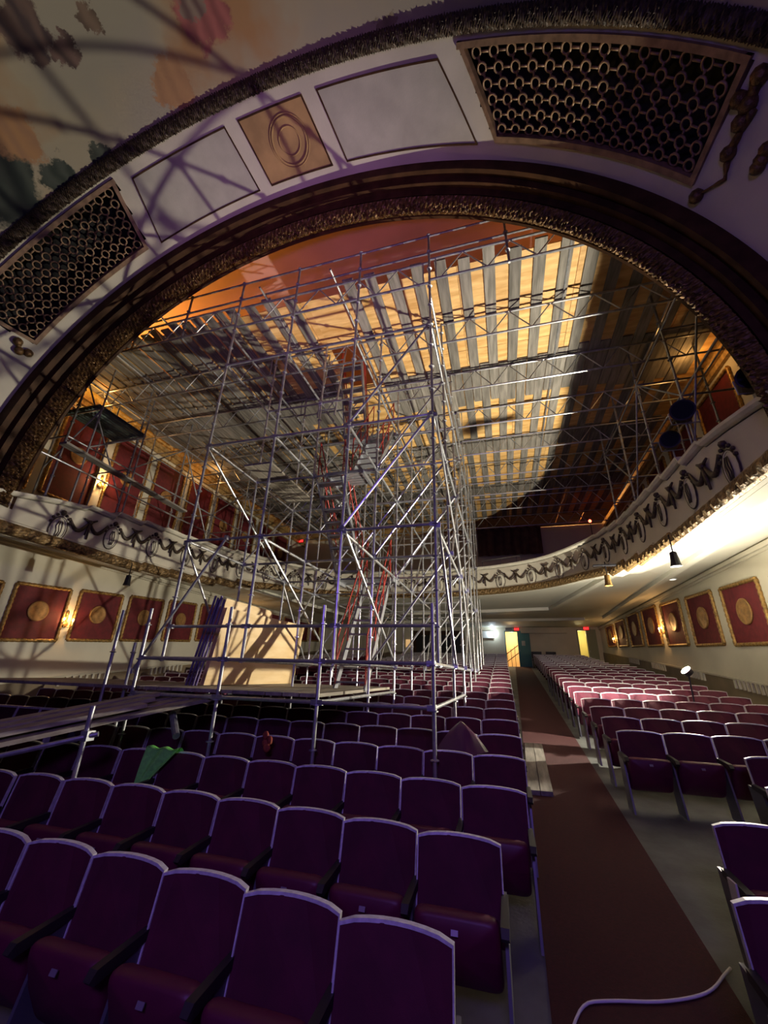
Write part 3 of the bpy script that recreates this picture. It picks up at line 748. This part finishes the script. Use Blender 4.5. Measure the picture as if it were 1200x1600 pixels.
for s in seats:
    b, x, y, i, c = s
    if b == 'c' and i == 0 and c > 8: continue
    if (b, i, c) in pk:
        t = proto if first else dup(proto)
        first = False; t.location = (x, y, fz(y)); t.rotation_euler = (0, 0, random.uniform(-.012, .012))
        t['label'] = f'maroon tip-up seat, {blockn[b]}, {ordn(i)} row from the stage, {ordn(c)} from its carpeted aisle'
        t['group'] = f'theatre seats of the {blockn[b]}'
        if (b == 'r' and c == 0) or (b == 'l' and c == maxc[(b, i)]) or (b == 'c' and c == maxc[(b, i)]):
            src = [k for k in kids[t.name] if k.name.startswith(('armrest', 'side_standard'))]
            for q in src:
                d = q.copy(); COL.objects.link(d); d.parent = t; d.location = (-.564, 0, 0)
    else:
        z = fz(y); F_, R_ = stuffm['f'], stuffm['r']
        F_.box((x, y-.0, z+.64), (.51, .07, .47), rx=.2*-1); F_.box((x, y-.22, z+.42), (.46, .10, .38), rx=.4)
        R_.box((x, y+.045, z+.885), (.53, .08, .03)); R_.box((x-.262, y-.03, z+.64), (.016, .08, .5), rx=-.2); R_.box((x+.283, y-.16, z+.31), (.03, .1, .6))
o = stuffm['f'].build('distant_seats', SEATFAB); tag(o, 'maroon seat backs of the rows farthest up the hall and along the left wall', 'seats', kind='stuff')
stuffm['r'].build('seat_rims', SEATRIM, o)

# worn pale patches on the end standards, front right

# ------------------------------------------------------------------ scaffold tower
XS = [-.84, -2.34, -3.83, -5.30]; YS = [5.6, 7.3, 9.1, 10.9, 12.7, 14.5, 16.3, 18.1]; LV = [2.12, 4.10, 6.08, 8.10]
TR = .0245
tower = thing('scaffold_tower', 'tall galvanised tube scaffold tower rising from the centre seats to the timber deck', 'scaffold', (-3.07, 5.6, fz(5.6)))
def standard(x, y, z0, z1, parent, rosz=None, m=STEEL):
    m_ = MB().tube((x,y,z0),(x,y,z1),TR,10)
    k = math.ceil((z0-.1)/.5)*.5+.1
    while k < z1:
        m_.lathe((x,y,k),[(.03,-.012),(.052,-.006),(.052,.006),(.03,.012)],n=8); k += .5
    m_.build('standard', m, parent)
for j, y in enumerate(YS):
    for i, x in enumerate(XS):
        standard(x, y, (2.08 if j == 0 else fz(y)+.02), 10.62 if j == 0 else 9.9, tower)
for x in XS: standard(x, 5.17, fz(5.17)+.02, 2.85, tower)
n_led = 0; extra = MB()
def ledger(a, b, name='ledger', r=TR):
    global n_led
    m_ = MB().tube(a, b, r, 8)
    for p, q in ((a, b), (b, a)):
        p = Vector(p); q = Vector(q); d = (q-p).normalized(); m_.box(p+d*.045, (.07 if abs(d.x) > .5 else .045, .07 if abs(d.y) > .5 else .045, .065))
    n_led += 1
    if n_led <= 98: m_.build(name, STEEL, tower)
    else: extra.add(m_.v, m_.f)
for z in (1.63, 2.12):
    for i in range(3): ledger((XS[i], 5.17, z), (XS[i+1], 5.17, z))
for z in (2.62,):
    for i in range(3): ledger((XS[i], 5.6, z), (XS[i+1], 5.6, z))
for j, y in enumerate(YS[:4]):
    for z in LV[1:]:
        for i in range(3): ledger((XS[i], y, z), (XS[i+1], y, z))
for x in (XS[0], XS[3], XS[1], XS[2]):
    ledger((x, 5.17, 1.63), (x, 9.1, 1.63)); ledger((x, 5.17, 2.12), (x, 10.9, 2.12))
for z in LV[1:]:
    for x in XS:
        for j in range(4): ledger((x, YS[j], z), (x, YS[j+1], z))
for j, y in enumerate(YS[4:]):
    for z in LV[1:]:
        for i in range(3): ledger((XS[i], y, z), (XS[i+1], y, z))
for z in LV[1:]+[2.12]:
    for x in XS:
        for j in range(4, 7): ledger((x, YS[j], z), (x, YS[j+1], z))
for z in (8.9,):
    for x in (XS[0], XS[3]):
        for j in range(7): ledger((x, YS[j], z), (x, YS[j+1], z))
o = extra.build('rear_ledger', STEEL, tower); o['kind'] = 'stuff'
nb = 0
def brace(a, b):
    a = Vector(a); b = Vector(b); d = (b-a).normalized()
    m_ = MB().tube(a, b, .022, 8); m_.box(a+d*.03, (.06,.06,.08)); m_.box(b-d*.03, (.06,.06,.08)); m_.build('diagonal_brace', STEEL, tower)
for j, y in enumerate(YS):
    o_ = -.05
    for z0, z1 in ((4.1,6.08),(6.08,8.1),(2.12,4.1)):
        if z0 == 2.12 and j == 0: continue
        if j < 6: brace((XS[1], y+o_, z0), (XS[0], y+o_, z1))
        if j in (3,5): brace((XS[2], y+o_, z1), (XS[3], y+o_, z0))
    if j in (2,4): brace((XS[2], y+o_, 4.1), (XS[1], y+o_, 6.08))
for x in (XS[0], XS[3]):
    s_ = .05 if x == XS[0] else -.05
    brace((x+s_, 5.6, 4.1), (x+s_, 7.3, 2.12)); brace((x+s_, 5.6, 6.08), (x+s_, 9.1, 4.1)); brace((x+s_, 9.1, 4.1), (x+s_, 10.9, 2.12))
    for j in range(1, 6):
        for k in range(3):
            if (j+k) % 2 == 0: brace((x+s_, YS[j], LV[k]), (x+s_, YS[j+1], LV[k+1]))
for x in (XS[1], XS[2]):
    for j, k in ((1,2),(3,1),(5,2),(4,0)): brace((x+.05, YS[j], LV[k]), (x+.05, YS[j+1], LV[min(3, k+1)]))
    brace((x+.05, 5.6, 4.1), (x+.05, 9.1, 2.12))
brace((XS[3]-.45, 5.5, 1.9), (XS[3]+.9, 5.5, 4.1)) 
# front guard rails above the deck
for z in (10.05, 10.58):
    MB().tube((-10.6, 5.6, z), (2.6, 5.6, z), .022, 8).build('guard_rail', STEELD, tower)
for x in (-6.8, -8.3, -9.8, .68, 2.2): standard(x, 5.6, 9.25, 10.62, tower, m=STEELD)
# lattice girders
def girder(x0, x1, y, name, label):
    r = thing('lattice_girder', label, 'girder', (x0, y, 9.27), 'lattice girders under the timber deck')
    MB().tube((x0,y,9.86),(x1,y,9.86),.026,8).build('top_chord', STEEL, r); MB().tube((x0,y,9.28),(x1,y,9.28),.026,8).build('bottom_chord', STEEL, r)
    m_ = MB(); x = x0; up = False; dx = .45*(1 if x1 > x0 else -1)
    m_.tube((x0+dx*.3,y,9.28),(x0+dx*.3,y,9.86),.014,6)
    x = x0+dx*.5
    while (x+dx-x1)*dx < 0:
        m_.tube((x,y,9.86 if up else 9.28),(x+dx,y,9.28 if up else 9.86),.014,6); x += dx; up = not up
    m_.build('web', STEEL, r)
for j, y in enumerate(YS):
    girder(XS[0], 5.55, y, 'g', f'steel lattice girder under the deck, right of the tower, {ordn(j)} from the arch')
    girder(XS[3], -11.6, y, 'g', f'steel lattice girder under the deck, left of the tower, {ordn(j)} from the arch')
    girder(XS[0], XS[3], y+.06, 'g', f'steel lattice girder across the tower under the deck, {ordn(j)} from the arch')
girder(-11, 5.5, 20.6, 'g', 'steel lattice girder at the rear edge of the timber deck')
# longitudinal runners under deck
for i, x in enumerate([1.9, 4.2, -7.4, -9.6, -2.9, -4.6]):
    r = tag(MB().tube((x, 5.3, 9.9-.0), (x, 20.4, 9.9), .024, 8).build('runner_tube', STEEL), f'long steel tube running under the deck planks, {"right" if x > 0 else "left"} side, {ordn(i)} laid', 'tube', 'tubes under the timber deck')
    r['label'] = ['long steel tube under the deck, just right of the tower', 'long steel tube under the deck, near the right wall', 'long steel tube under the deck, just left of the tower', 'long steel tube under the deck, near the left wall', 'long steel tube under the deck, over the middle of the tower', 'long steel tube under the deck, over the left bay of the tower'][i]

# deck planks and plywood
ZP = 9.93
HX0, HX1, HY0, HY1 = -3.80, -3.0, 7.45, 9.0
pl_n = [0, 0, 0, 0]
def plank(x, y0, y1, label, grp, w=.235, z=None, tilt=0):
    z = (ZP if z is None else z)
    o = MB().box((0, 0, 0), (w, y1-y0, .042)).build('scaffold_plank', PLANK); o.location = (x, (y0+y1)/2, z); o.rotation_euler = (0, 0, tilt)
    return tag(o, label, 'plank', grp)
SETS = [(5.72, 10.6, 0), (8.9, 13.8, .25), (12.75, 17.6, 0), (16.7, 20.9, .25)]
for si, (a, b, offx) in enumerate(SETS):
    x = 5.35-offx; k = 0
    while x > -11.75:
        if not (x > HX0-.12 and x < HX1+.12 and a < HY1 and b > HY0):
            ja = random.uniform(-.10, .10); jb = random.uniform(-.12, .12)
            plank(x, a+ja, b+jb, f'grey deck plank overhead, {ordn(si)} run from the arch, {ordn(k)} from the right wall', 'timber planks of the overhead deck', z=ZP+.004*(si % 2), tilt=random.uniform(-.006, .006)); 
        k += 1
        x -= .5 if x > -5.5 else .33
sx = 5.75; ci = 0
while sx-1.21 > XL:
    yy = 5.95; ri = 0
    while yy < 20.6:
        hx = (sx-1.21 < HX1 and sx > HX0); hy = (yy < HY1 and yy+2.42 > HY0)
        if not (hx and hy):
            o = MB().box((0,0,0), (1.205, 2.42, .018)).build('plywood_sheet', PLY); o.location = (sx-.605, yy+1.21, ZP+.034+.001*((ci+ri) % 2))
            tag(o, f'yellow plywood sheet above the deck planks, {ordn(ri)} from the arch, {ordn(ci)} from the right wall', 'plywood', 'plywood sheets of the overhead deck')
        else:
            for (xa, xb, ya, yb) in ((sx-1.205, max(HX0, sx-1.205), yy, yy+2.42), (min(HX1, sx), sx, yy, yy+2.42), (max(HX0, sx-1.205), min(HX1, sx), yy, max(yy, HY0)), (max(HX0, sx-1.205), min(HX1, sx), min(HY1, yy+2.42), yy+2.42)):
                if xb-xa > .08 and yb-ya > .08:
                    o = MB().box((0,0,0), (xb-xa, yb-ya, .018)).build('plywood_sheet', PLY); o.location = ((xa+xb)/2, (ya+yb)/2, ZP+.036)
                    tag(o, 'cut plywood piece beside the open hatch in the overhead deck', 'plywood', 'plywood sheets of the overhead deck')
        yy += 2.43; ri += 1
    sx -= 1.215; ci += 1

# ------------------------------------------------------------------ stair flights in the tower
def flight(y0, z0, y1, z1, xa, xb, label):
    r = thing('stair_flight', label, 'stairs', ((xa+xb)/2, y0, z0), 'aluminium stair flights in the scaffold tower')
    for x in (xa, xb): MB().bar((x,y0,z0),(x,y1,z1),.035,.14).build('stringer', ALU, r)
    n_ = 8
    m_ = MB()
    for k in range(n_): 
        f_ = (k+.5)/n_; m_.box(((xa+xb)/2, y0+(y1-y0)*f_, z0+(z1-z0)*f_), (abs(xb-xa), .19, .03))
    m_.build('treads', ALU, r)
    for x in (xa, xb):
        m_ = MB()
        for h in (.5, .95): m_.tube((x,y0,z0+h),(x,y1,z1+h),.016,6)
        for f_ in (0,.33,.66,1): m_.tube((x,y0+(y1-y0)*f_,z0+(z1-z0)*f_),(x,y0+(y1-y0)*f_,z0+(z1-z0)*f_+.95),.014,6)
        m_.build('handrail', REDMET, r)
    return r
flight(7.35, 1.68, 8.9, 4.05, -3.0, -2.42, 'lowest stair flight with red handrails at the foot of the scaffold tower')
flight(8.9, 4.1, 7.35, 6.05, -3.75, -3.15, 'second stair flight from the bottom inside the scaffold tower')
flight(7.5, 6.1, 8.9, 8.08, -3.0, -2.42, 'third stair flight from the bottom inside the scaffold tower')
flight(8.9, 7.6, 8.1, 10.0, -3.75, -3.15, 'steep top stair flight leading to the hatch in the deck')
for y0, y1, z, lab in ((8.9,9.5,4.08,'metal landing at the second level of the scaffold stairs'),(7.25,7.95,6.10,'metal landing at the third level of the scaffold stairs'),(8.9,9.5,8.05,'metal landing at the top level of the scaffold stairs')):
    m_ = MB()
    lw = .86 if z == 6.10 else 1.42
    for k in range(6): m_.box((-3.08, y0+(k+.5)*(y1-y0)/6, z), (lw, (y1-y0)/6-.015, .04))
    m_.box((-3.08-lw/2,(y0+y1)/2,z-.04),(.05,y1-y0,.09)); m_.box((-3.08+lw/2,(y0+y1)/2,z-.04),(.05,y1-y0,.09))
    tag(m_.build('stair_landing', ALU), lab, 'landing', 'landings of the scaffold stairs')
# orange mesh ladder section by the hatch : a long red ladder
r = thing('access_ladder', 'silver ladder rising through the hatch in the overhead deck', 'ladder', (-3.6,7.6,8.0))
for x in (-3.9,-3.45): MB().tube((x,7.3,7.7),(x,7.75,10.6),.022,8).build('rail', ALU, r)
for k in range(9): MB().tube((-3.9,7.33+.05*k,7.9+.3*k),(-3.45,7.33+.05*k,7.9+.3*k),.016,6).build('rung', ALU, r)
# plank platforms inside the tower
def platform(x0, x1, y0, y1, z, n_, lab, along='y'):
    for k in range(n_):
        f0 = k/n_
        if along == 'y':
            w = (x1-x0)/n_; o = MB().box((0,0,0),(w-.02, y1-y0, .045)).build('scaffold_plank', PLANK2); o.location = (x0+w*(k+.5), (y0+y1)/2, z)
        else:
            w = (y1-y0)/n_; o = MB().box((0,0,0),(x1-x0, w-.02, .045)).build('scaffold_plank', PLANK2); o.location = ((x0+x1)/2, y0+w*(k+.5), z)
        tag(o, lab+f', {ordn(k)} board from the '+('right' if along != 'y' and False else 'left' if along == 'y' else 'front'), 'plank', 'loose scaffold boards')
platform(-5.2, -4.5, 6.6, 8.7, 6.16, 3, 'brown platform plank high in the left bay of the tower')
platform(-5.25, -2.4, 5.3, 9.0, 1.70, 11, 'grey plank of the low platform at the tower foot')
platform(-9.2, -5.32, 5.3, 7.3, 1.70, 8, 'grey plank of the low platform left of the tower', 'x')
# leaning plywood + violet tubes
def leansheet(P, label, thick=.02):
    a, b, c, d = map(Vector, P); n = (b-a).cross(d-a).normalized()
    m_ = MB().add([a,b,c,d,a+n*thick,b+n*thick,c+n*thick,d+n*thick], [(0,1,2,3),(7,6,5,4),(0,4,5,1),(1,5,6,2),(2,6,7,3),(3,7,4,0)])
    return tag(m_.build('plywood_sheet', PLYV), label, 'plywood', 'plywood sheets leaning in the scaffold')
leansheet([(-4.76,6.0,1.74),(-4.42,8.42,1.74),(-4.28,8.42,2.94),(-4.56,6.0,2.98)], 'large yellow plywood sheet standing on edge at the foot of the tower')
leansheet([(-4.82,6.0,1.74),(-4.60,7.7,1.74),(-4.46,7.3,3.10),(-4.60,6.0,3.14)], 'yellow plywood sheet standing just behind the large one, poking out above it')
for k in range(6):
    x = -5.00+.034*k; o = MB().tube((x,5.90+.03*(k % 2),1.73),(x+.20,5.98+.03*(k % 2),3.18-.03*(k % 3)),.019,8).build('bundled_tube', PURPTUBE)
    tag(o, f'violet steel tube leaning beside the plywood sheet, {ordn(k)} from the left', 'tube', 'violet tubes beside the plywood')
# walkway planks from the stage to the tower (lower left)
def wplank(a, b, w, label, th=.045):
    o = MB().bar(a, b, w, th).build('walkway_plank', PLANK2); return tag(o, label, 'plank', 'boards of the walkway to the stage')
wd = Vector((-3.95+4.85, 5.35-3.3, 1.63-1.26)); 
for k in range(4):
    off = Vector((-.27*k-.12, .10*k+.03, .012*k))
    p0 = Vector((-4.85,3.3,1.235))-wd*.75+off; p1 = Vector((-4.85,3.3,1.235))+wd*1.0+off
    wplank(p0, p1, .255, f'grey walkway board sloping from the stage to the scaffold, {ordn(k)} from the green cloth side')
for k in range(3):
    off = Vector((-.27*k-.22, .10*k+.05, .075+.012*k))
    p0 = Vector((-4.85,3.3,1.235))-wd*.75+off; p1 = Vector((-4.85,3.3,1.235))+wd*(.62+.1*k)+off
    wplank(p0, p1, .25, f'grey board laid on top of the sloping walkway, {ordn(k)} from the green cloth side')
r = thing('walkway_support', 'steel post with a cross tube holding up the walkway, left of the green cloth', 'scaffold', (-4.17,3.6,fz(3.6)))
MB().tube((-4.17,3.62,fz(3.6)),(-4.17,3.62,1.60),TR,10).build('standard', STEEL, r); MB().tube((-4.05,3.66,1.345),(-4.95,3.05,1.10),TR,10).build('ledger', STEEL, r)
MB().box((-4.14,3.62,1.33),(.09,.09,.09)).build('coupler', STEELD, r)
o = MB().tube((-4.36,5.0,1.42),(-4.02,4.75,1.20),.045,10).build('loose_tube', STEELD); tag(o, 'short thick steel tube lying on the seats under the walkway', 'tube')
for x, y, z1 in ((-6.0,5.3,2.85),(-5.75,5.45,2.35)):
    r = tag(MB().tube((x,y,fz(y)),(x,y,z1),TR,10).lathe((x,y,2.2),[(.03,-.012),(.052,0),(.03,.012)],n=8).build('scaffold_post', STEEL), 'blue-lit scaffold post '+('at the far left of the tower foot' if x < -5.9 else 'shorter, beside the far left post of the tower foot'), 'post')

# ------------------------------------------------------------------ side scaffolds on the balconies
def sidescaf(xs, ys, z0f, label, extra_b=()):
    r = thing('balcony_scaffold', label, 'scaffold', (xs[0], ys[0], z0f(ys[0])))
    for y in ys:
        for x in xs: standard(x, y, z0f(y), 9.9, r, m=STEELD)
        for z in (7.2, 8.9): MB().tube((xs[0],y,z),(xs[-1],y,z),.022,8).build('ledger', STEELD, r)
    for x in xs:
        for z in (7.2, 8.9): MB().tube((x,ys[0],z),(x,ys[-1],z),.022,8).build('ledger', STEELD, r)
    for k in range(len(ys)-1):
        a_, b_ = (7.2, 8.9) if k % 2 else (8.9, 6.2); MB().tube((xs[0],ys[k],a_),(xs[0],ys[k+1],b_),.02,8).build('diagonal_brace', STEELD, r)
    return r
zfl = lambda y: lerp_t(ZR, y)-.8
sidescaf([3.75, 5.2], [5.9, 7.7, 9.5, 11.3, 13.1], zfl, 'dim tube scaffold standing on the right balcony under the deck')
sidescaf([-9.9, -11.4], [5.9, 7.7, 9.5, 11.3, 13.1, 14.9], zfl, 'tube scaffold standing on the left balcony before the crimson panels')
# corrugated metal platforms on the left balcony
r = thing('decking_platform', 'green-grey corrugated platform boards held high on the left balcony scaffold', 'platform', (-10.2,6.8,8.2))
for k in range(5):
    def fd(u, v, k=k): return (-9.55-.24*k-.22*u, 6.15+1.45*v, 8.2+.02*sin(u*2*pi*2))
    m_ = MB().grid(fd, 16, 1); m_.box((-9.66-.24*k, 6.87, 8.25), (.22, 1.45, .02)); m_.build('board', GREENDECK, r)
for y in (6.2, 7.55): MB().tube((-9.45,y,8.14),(-10.9,y,8.14),.022,8).build('support_tube', STEELD, r)
for x, y in ((-9.5,6.2),(-10.85,6.2),(-9.5,7.55),(-10.85,7.55)): MB().tube((x,y,zfl(y)),(x,y,9.4),.022,8).build('standard', STEELD, r)
MB().tube((-9.5,6.2,7.0),(-9.5,7.55,8.1),.02,8).build('diagonal_brace', STEELD, r); MB().tube((-9.5,6.2,8.1),(-10.85,6.2,6.6),.02,8).build('diagonal_brace', STEELD, r)
o = MB().bar((-9.45,5.6,6.75),(-9.5,9.6,6.62),.24,.05).build('scaffold_plank', PLANK); tag(o, 'dark plank lying across the left balcony scaffold above the rail', 'plank', 'loose scaffold boards')
o = MB().tube((-9.4,4.9,6.3),(-9.45,9.8,6.3),.022,8).build('guard_tube', STEEL); tag(o, 'steel guard tube along the left balcony above the rail', 'tube')

# ------------------------------------------------------------------ stage spotlights on the right balcony
for (x, y, z, lab, rr_) in ((3.33,6.95,6.35,'round black stage spotlight on the right balcony rail, the middle one',.19), (3.38,7.75,6.25,'black stage spotlight on the right balcony rail, farthest from the arch',.17), (3.42,5.35,5.72,'black stage spotlight on the right balcony rail, nearest the arch',.17)):
    r = thing('stage_spotlight', lab, 'spotlight', (x, y, z), 'stage spotlights on the right balcony')
    ax = Vector((-.35,-.85,-.15)).normalized(); c = Vector((x,y,z))
    m_ = MB().tube(c-ax*.22, c+ax*.12, rr_*.75, 16, rr_); m_.build('housing', BLACK, r)
    MB().tube(c+ax*.10, c+ax*.125, rr_*.86, 16).build('lens', mat('dark_lens', (.008,.010,.02), .6, spec=.1), r)
    m_ = MB().path([c+Vector((-rr_*1.15,0,0)), c+Vector((-rr_*1.1,0,-rr_*1.2)), c+Vector((rr_*1.1,0,-rr_*1.2)), c+Vector((rr_*1.15,0,0))], .012, 6); m_.build('yoke', STEELD, r)
    MB().tube(c+Vector((0,0,-rr_*1.2)), Vector((x,y,lerp_t(ZR,y)-.02)), .015, 6).build('clamp', STEELD, r)
r = thing('warning_light', 'small red glowing lamp beyond the right balcony curve', 'lamp', (4.55,19.5,8.6))
MB().ball((4.4,19.5,8.9),.07,8,6).build('bulb', REDLED, r, True); MB().tube((4.4,19.5,6.6),(4.4,19.5,8.84),.015,6).build('stem', BLACK, r)

# ------------------------------------------------------------------ loose things among the seats
# green cloth draped over a seat back
zs = fz(4.45)+.9
m_ = MB(); rowy = 2.36+.98*2
yt = 4.425
def clothp(u, v):
    w_ = .46*(1-v)**2.2+.17*min(1, v*1.5); x0 = -4.08+.03*v
    z = zs+.02-.37*v+.012*sin(u*14+v*4)*(1-v); yy = yt-.055-.09*v-.018*sin(u*13+v*2)
    return (x0+w_*u+.03*sin(v*6)*u, yy, z-(.16*u*(v < 1)*v*(1-v)))
m_.grid(clothp, 18, 16); m_.grid(lambda u, v: (-4.09+.46*u, yt-.055+.13*v, zs+.02+.012*sin(u*14)+.03*sin(pi*v)-.12*v*v), 18, 5)
tag(m_.build('green_cloth', GREENT, None, True), 'bright green cloth draped over a maroon seat back', 'cloth')
# upturned purple plastic hood
c = Vector((-.62, 5.95, fz(5.95)+.82))
m_ = MB(); rg = []
tipv = c+Vector((0,.02,.27)); bs = [c+Vector((-.30,-.10,-.05)), c+Vector((.06,-.28,-.10)), c+Vector((.34,-.05,-.05)), c+Vector((.05,.30,-.05))]
def hood(u, v):
    k = (u*4) % 4; i = int(k) % 4; f_ = k-int(k); p = bs[i].lerp(bs[(i+1) % 4], f_); q = p.lerp(tipv, v); q += Vector((0,0,1))*.07*sin(pi*v)*(1-abs(f_-.5)); return q
m_.grid(hood, 24, 8); tag(m_.build('plastic_hood', PURPLEM, None, True), 'glossy purple pointed plastic hood resting on the seats beside the tower', 'hood')
# rust coloured rag
m_ = MB(); c = Vector((-2.95, 5.0, 0)); c.z = fz(5.25)+.93; random.seed(3)
for k in range(5): m_.ball(c+Vector((random.uniform(-.05,.05), random.uniform(.1,.14), random.uniform(-.12,.02))), (.035+.02*random.random(),.03,.05), 7, 5)
tag(m_.build('rust_rag', RAG, None, True), 'small crumpled rust-red rag on a seat top before the tower', 'rag')
# boards on the aisle carpet
for k in range(2):
    z = fz(7.4)+.05
    o = MB().bar((.26+.17*k, 7.0, fz(7.0)+.045), (.34+.17*k, 9.6, fz(9.6)+.045), .16, .06).build('floor_board', PLANK)
    tag(o, ('grey timber board lying in the aisle, next to the centre seats', 'grey timber board lying in the aisle, on the carpet side')[k], 'board', 'boards lying in the aisle')
# white cable at the bottom right
pts = [(.0,2.9,.075),(.18,3.35,.115),(.30,3.6,.14),(.45,3.68,.15),(.75,3.76,.155),(.98,3.86,.17),(1.12,3.96,.19),(1.24,4.10,.2),(1.33,4.2,.2)]
m_ = MB(); pp = []
for k in range(len(pts)-1):
    for q in range(4):
        P_ = [Vector(pts[max(0,min(len(pts)-1,k+e_))]) for e_ in (-1,0,1,2)]; t_ = q/4; p = .5*((2*P_[1])+(P_[2]-P_[0])*t_+(2*P_[0]-5*P_[1]+4*P_[2]-P_[3])*t_*t_+(3*P_[1]-P_[0]-3*P_[2]+P_[3])*t_**3); p.z = fz(p.y)+.026; pp.append(p)
m_.path(pp, .009, 6); tag(m_.build('power_cable', WHITEM, None, True), 'thin pale cable crossing the aisle carpet near the stage', 'cable')
# pale fragments on the floor beside right front seats
o = MB().box((1.25,3.62,fz(3.6)+.66),(.012,.10,.17)).build('worn_patch', CREAM) 
tag(o, 'cream painted end plate on the armrest of the second right row', 'end plate', 'cream end plates of the right seats')
o = MB().box((.985,2.80,fz(2.8)+.42),(.012,.09,.40),rx=.25).build('worn_patch', CREAM)
tag(o, 'tall cream painted end plate on the front row of the right block', 'end plate', 'cream end plates of the right seats')

# ------------------------------------------------------------------ floodlight
LX, LY, LZ = 3.55, 10.1, 2.22
r = thing('work_light', 'glaring work lamp on a stand among the right seats', 'lamp', (LX, LY, fz(LY)))
LAMPM = emis('work_lamp_face', (1,.92,.74), 14500)
LD = Vector((-.66,-.14,.74)).normalized(); LC = Vector((LX,LY,LZ))
MB().tube(LC, LC+LD*.006, .085, 20).build('glowing_face', LAMPM, r)
m_ = MB().tube(LC-LD*.10, LC-LD*.004, .085, 16, .098); m_.build('housing', BLACK, r)
MB().tube((LX,LY,fz(LY)+.5),LC-LD*.06,.016,8).build('pole', BLACK, r)
for k in range(3):
    a_ = 2*pi*k/3+.4; MB().tube((LX,LY,fz(LY)+.6),(LX+.2*cos(a_),LY+.2*sin(a_),fz(LY+.2*sin(a_))+.01),.011,6).build('leg', BLACK, r)

# ------------------------------------------------------------------ lights
def area(name, loc, target, sx, sy, power, col, spread=None):
    l = bpy.data.lights.new(name, 'AREA'); l.shape = 'RECTANGLE'; l.size = sx; l.size_y = sy; l.energy = power; l.color = col
    if spread: l.spread = spread
    o = bpy.data.objects.new(name, l); o.location = loc; d = Vector(target)-Vector(loc); o.rotation_euler = d.to_track_quat('-Z', 'Y').to_euler(); COL.objects.link(o); return o
area('stage_blue_light', (.2, -2.8, 4.4), (-2.6, 6.5, .8), 1.6, .7, 120, (.34,.20,1.0))
area('added_dome_uplight', (-1.5, -1.2, .9), (-3.6, 7.2, 13), .8, .5, 22, (.62,.25,.75), radians(44))  # added violet lamp that tints the dome; no known stage fitting
area('cove_light_left', (XL+.95, 13, 10.5), (XL+3.5, 13, 13.5), 15, .15, 45, (1,.50,.10))
area('cove_light_right', (XR-.95, 13, 10.5), (XR-3.5, 13, 13.5), 15, .15, 45, (1,.50,.10))
plight('cove_spill', (XL+.9, 7.2, 9.6), 16, (1,.5,.14), .1); plight('cove_spill', (XL+.9, 12.5, 9.6), 16, (1,.5,.14), .1); plight('cove_spill', (XR-.75, 9.9, 9.6), 14, (1,.5,.14), .1)
plight('cove_spill', (XL+2.3, 6.6, 10.6), 330, (1,.58,.10), .15); plight('cove_spill', (3.0, 6.4, 10.6), 70, (1,.5,.10), .15); plight('cove_spill', (4.0, 21.8, 10.4), 120, (1,.55,.2), .15)
w = bpy.data.worlds.new('World'); S.world = w; w.use_nodes = True; w.node_tree.nodes['Background'].inputs[0].default_value = (.35,.30,.45,1); w.node_tree.nodes['Background'].inputs[1].default_value = .008

# ------------------------------------------------------------------ camera
import numpy as np
f = 622.; up = np.array([44,1538,-f]); up /= np.linalg.norm(up); fy = np.array([190,-257,-f]); fy -= up*(fy@up); fy /= np.linalg.norm(fy); rx = np.cross(fy, up)
Mx = Matrix(((*rx, 0), (*fy, 0), (*up, 2.0), (0,0,0,1)))
cd = bpy.data.cameras.new('camera'); cam = bpy.data.objects.new('camera', cd); COL.objects.link(cam); cam.matrix_world = Mx
cd.sensor_fit = 'VERTICAL'; cd.sensor_height = 36; cd.lens = 36*f/1600; cd.clip_start = .05; cd.clip_end = 200
S.camera = cam
S.view_settings.view_transform = 'Standard'; S.view_settings.look = 'None'; S.view_settings.gamma = 1; S.view_settings.use_curve_mapping = False
S.view_settings.exposure = 0.22
S.cycles.max_bounces = 6; S.cycles.diffuse_bounces = 4; S.cycles.glossy_bounces = 2; S.cycles.sample_clamp_indirect = 4; S.cycles.use_denoising = True
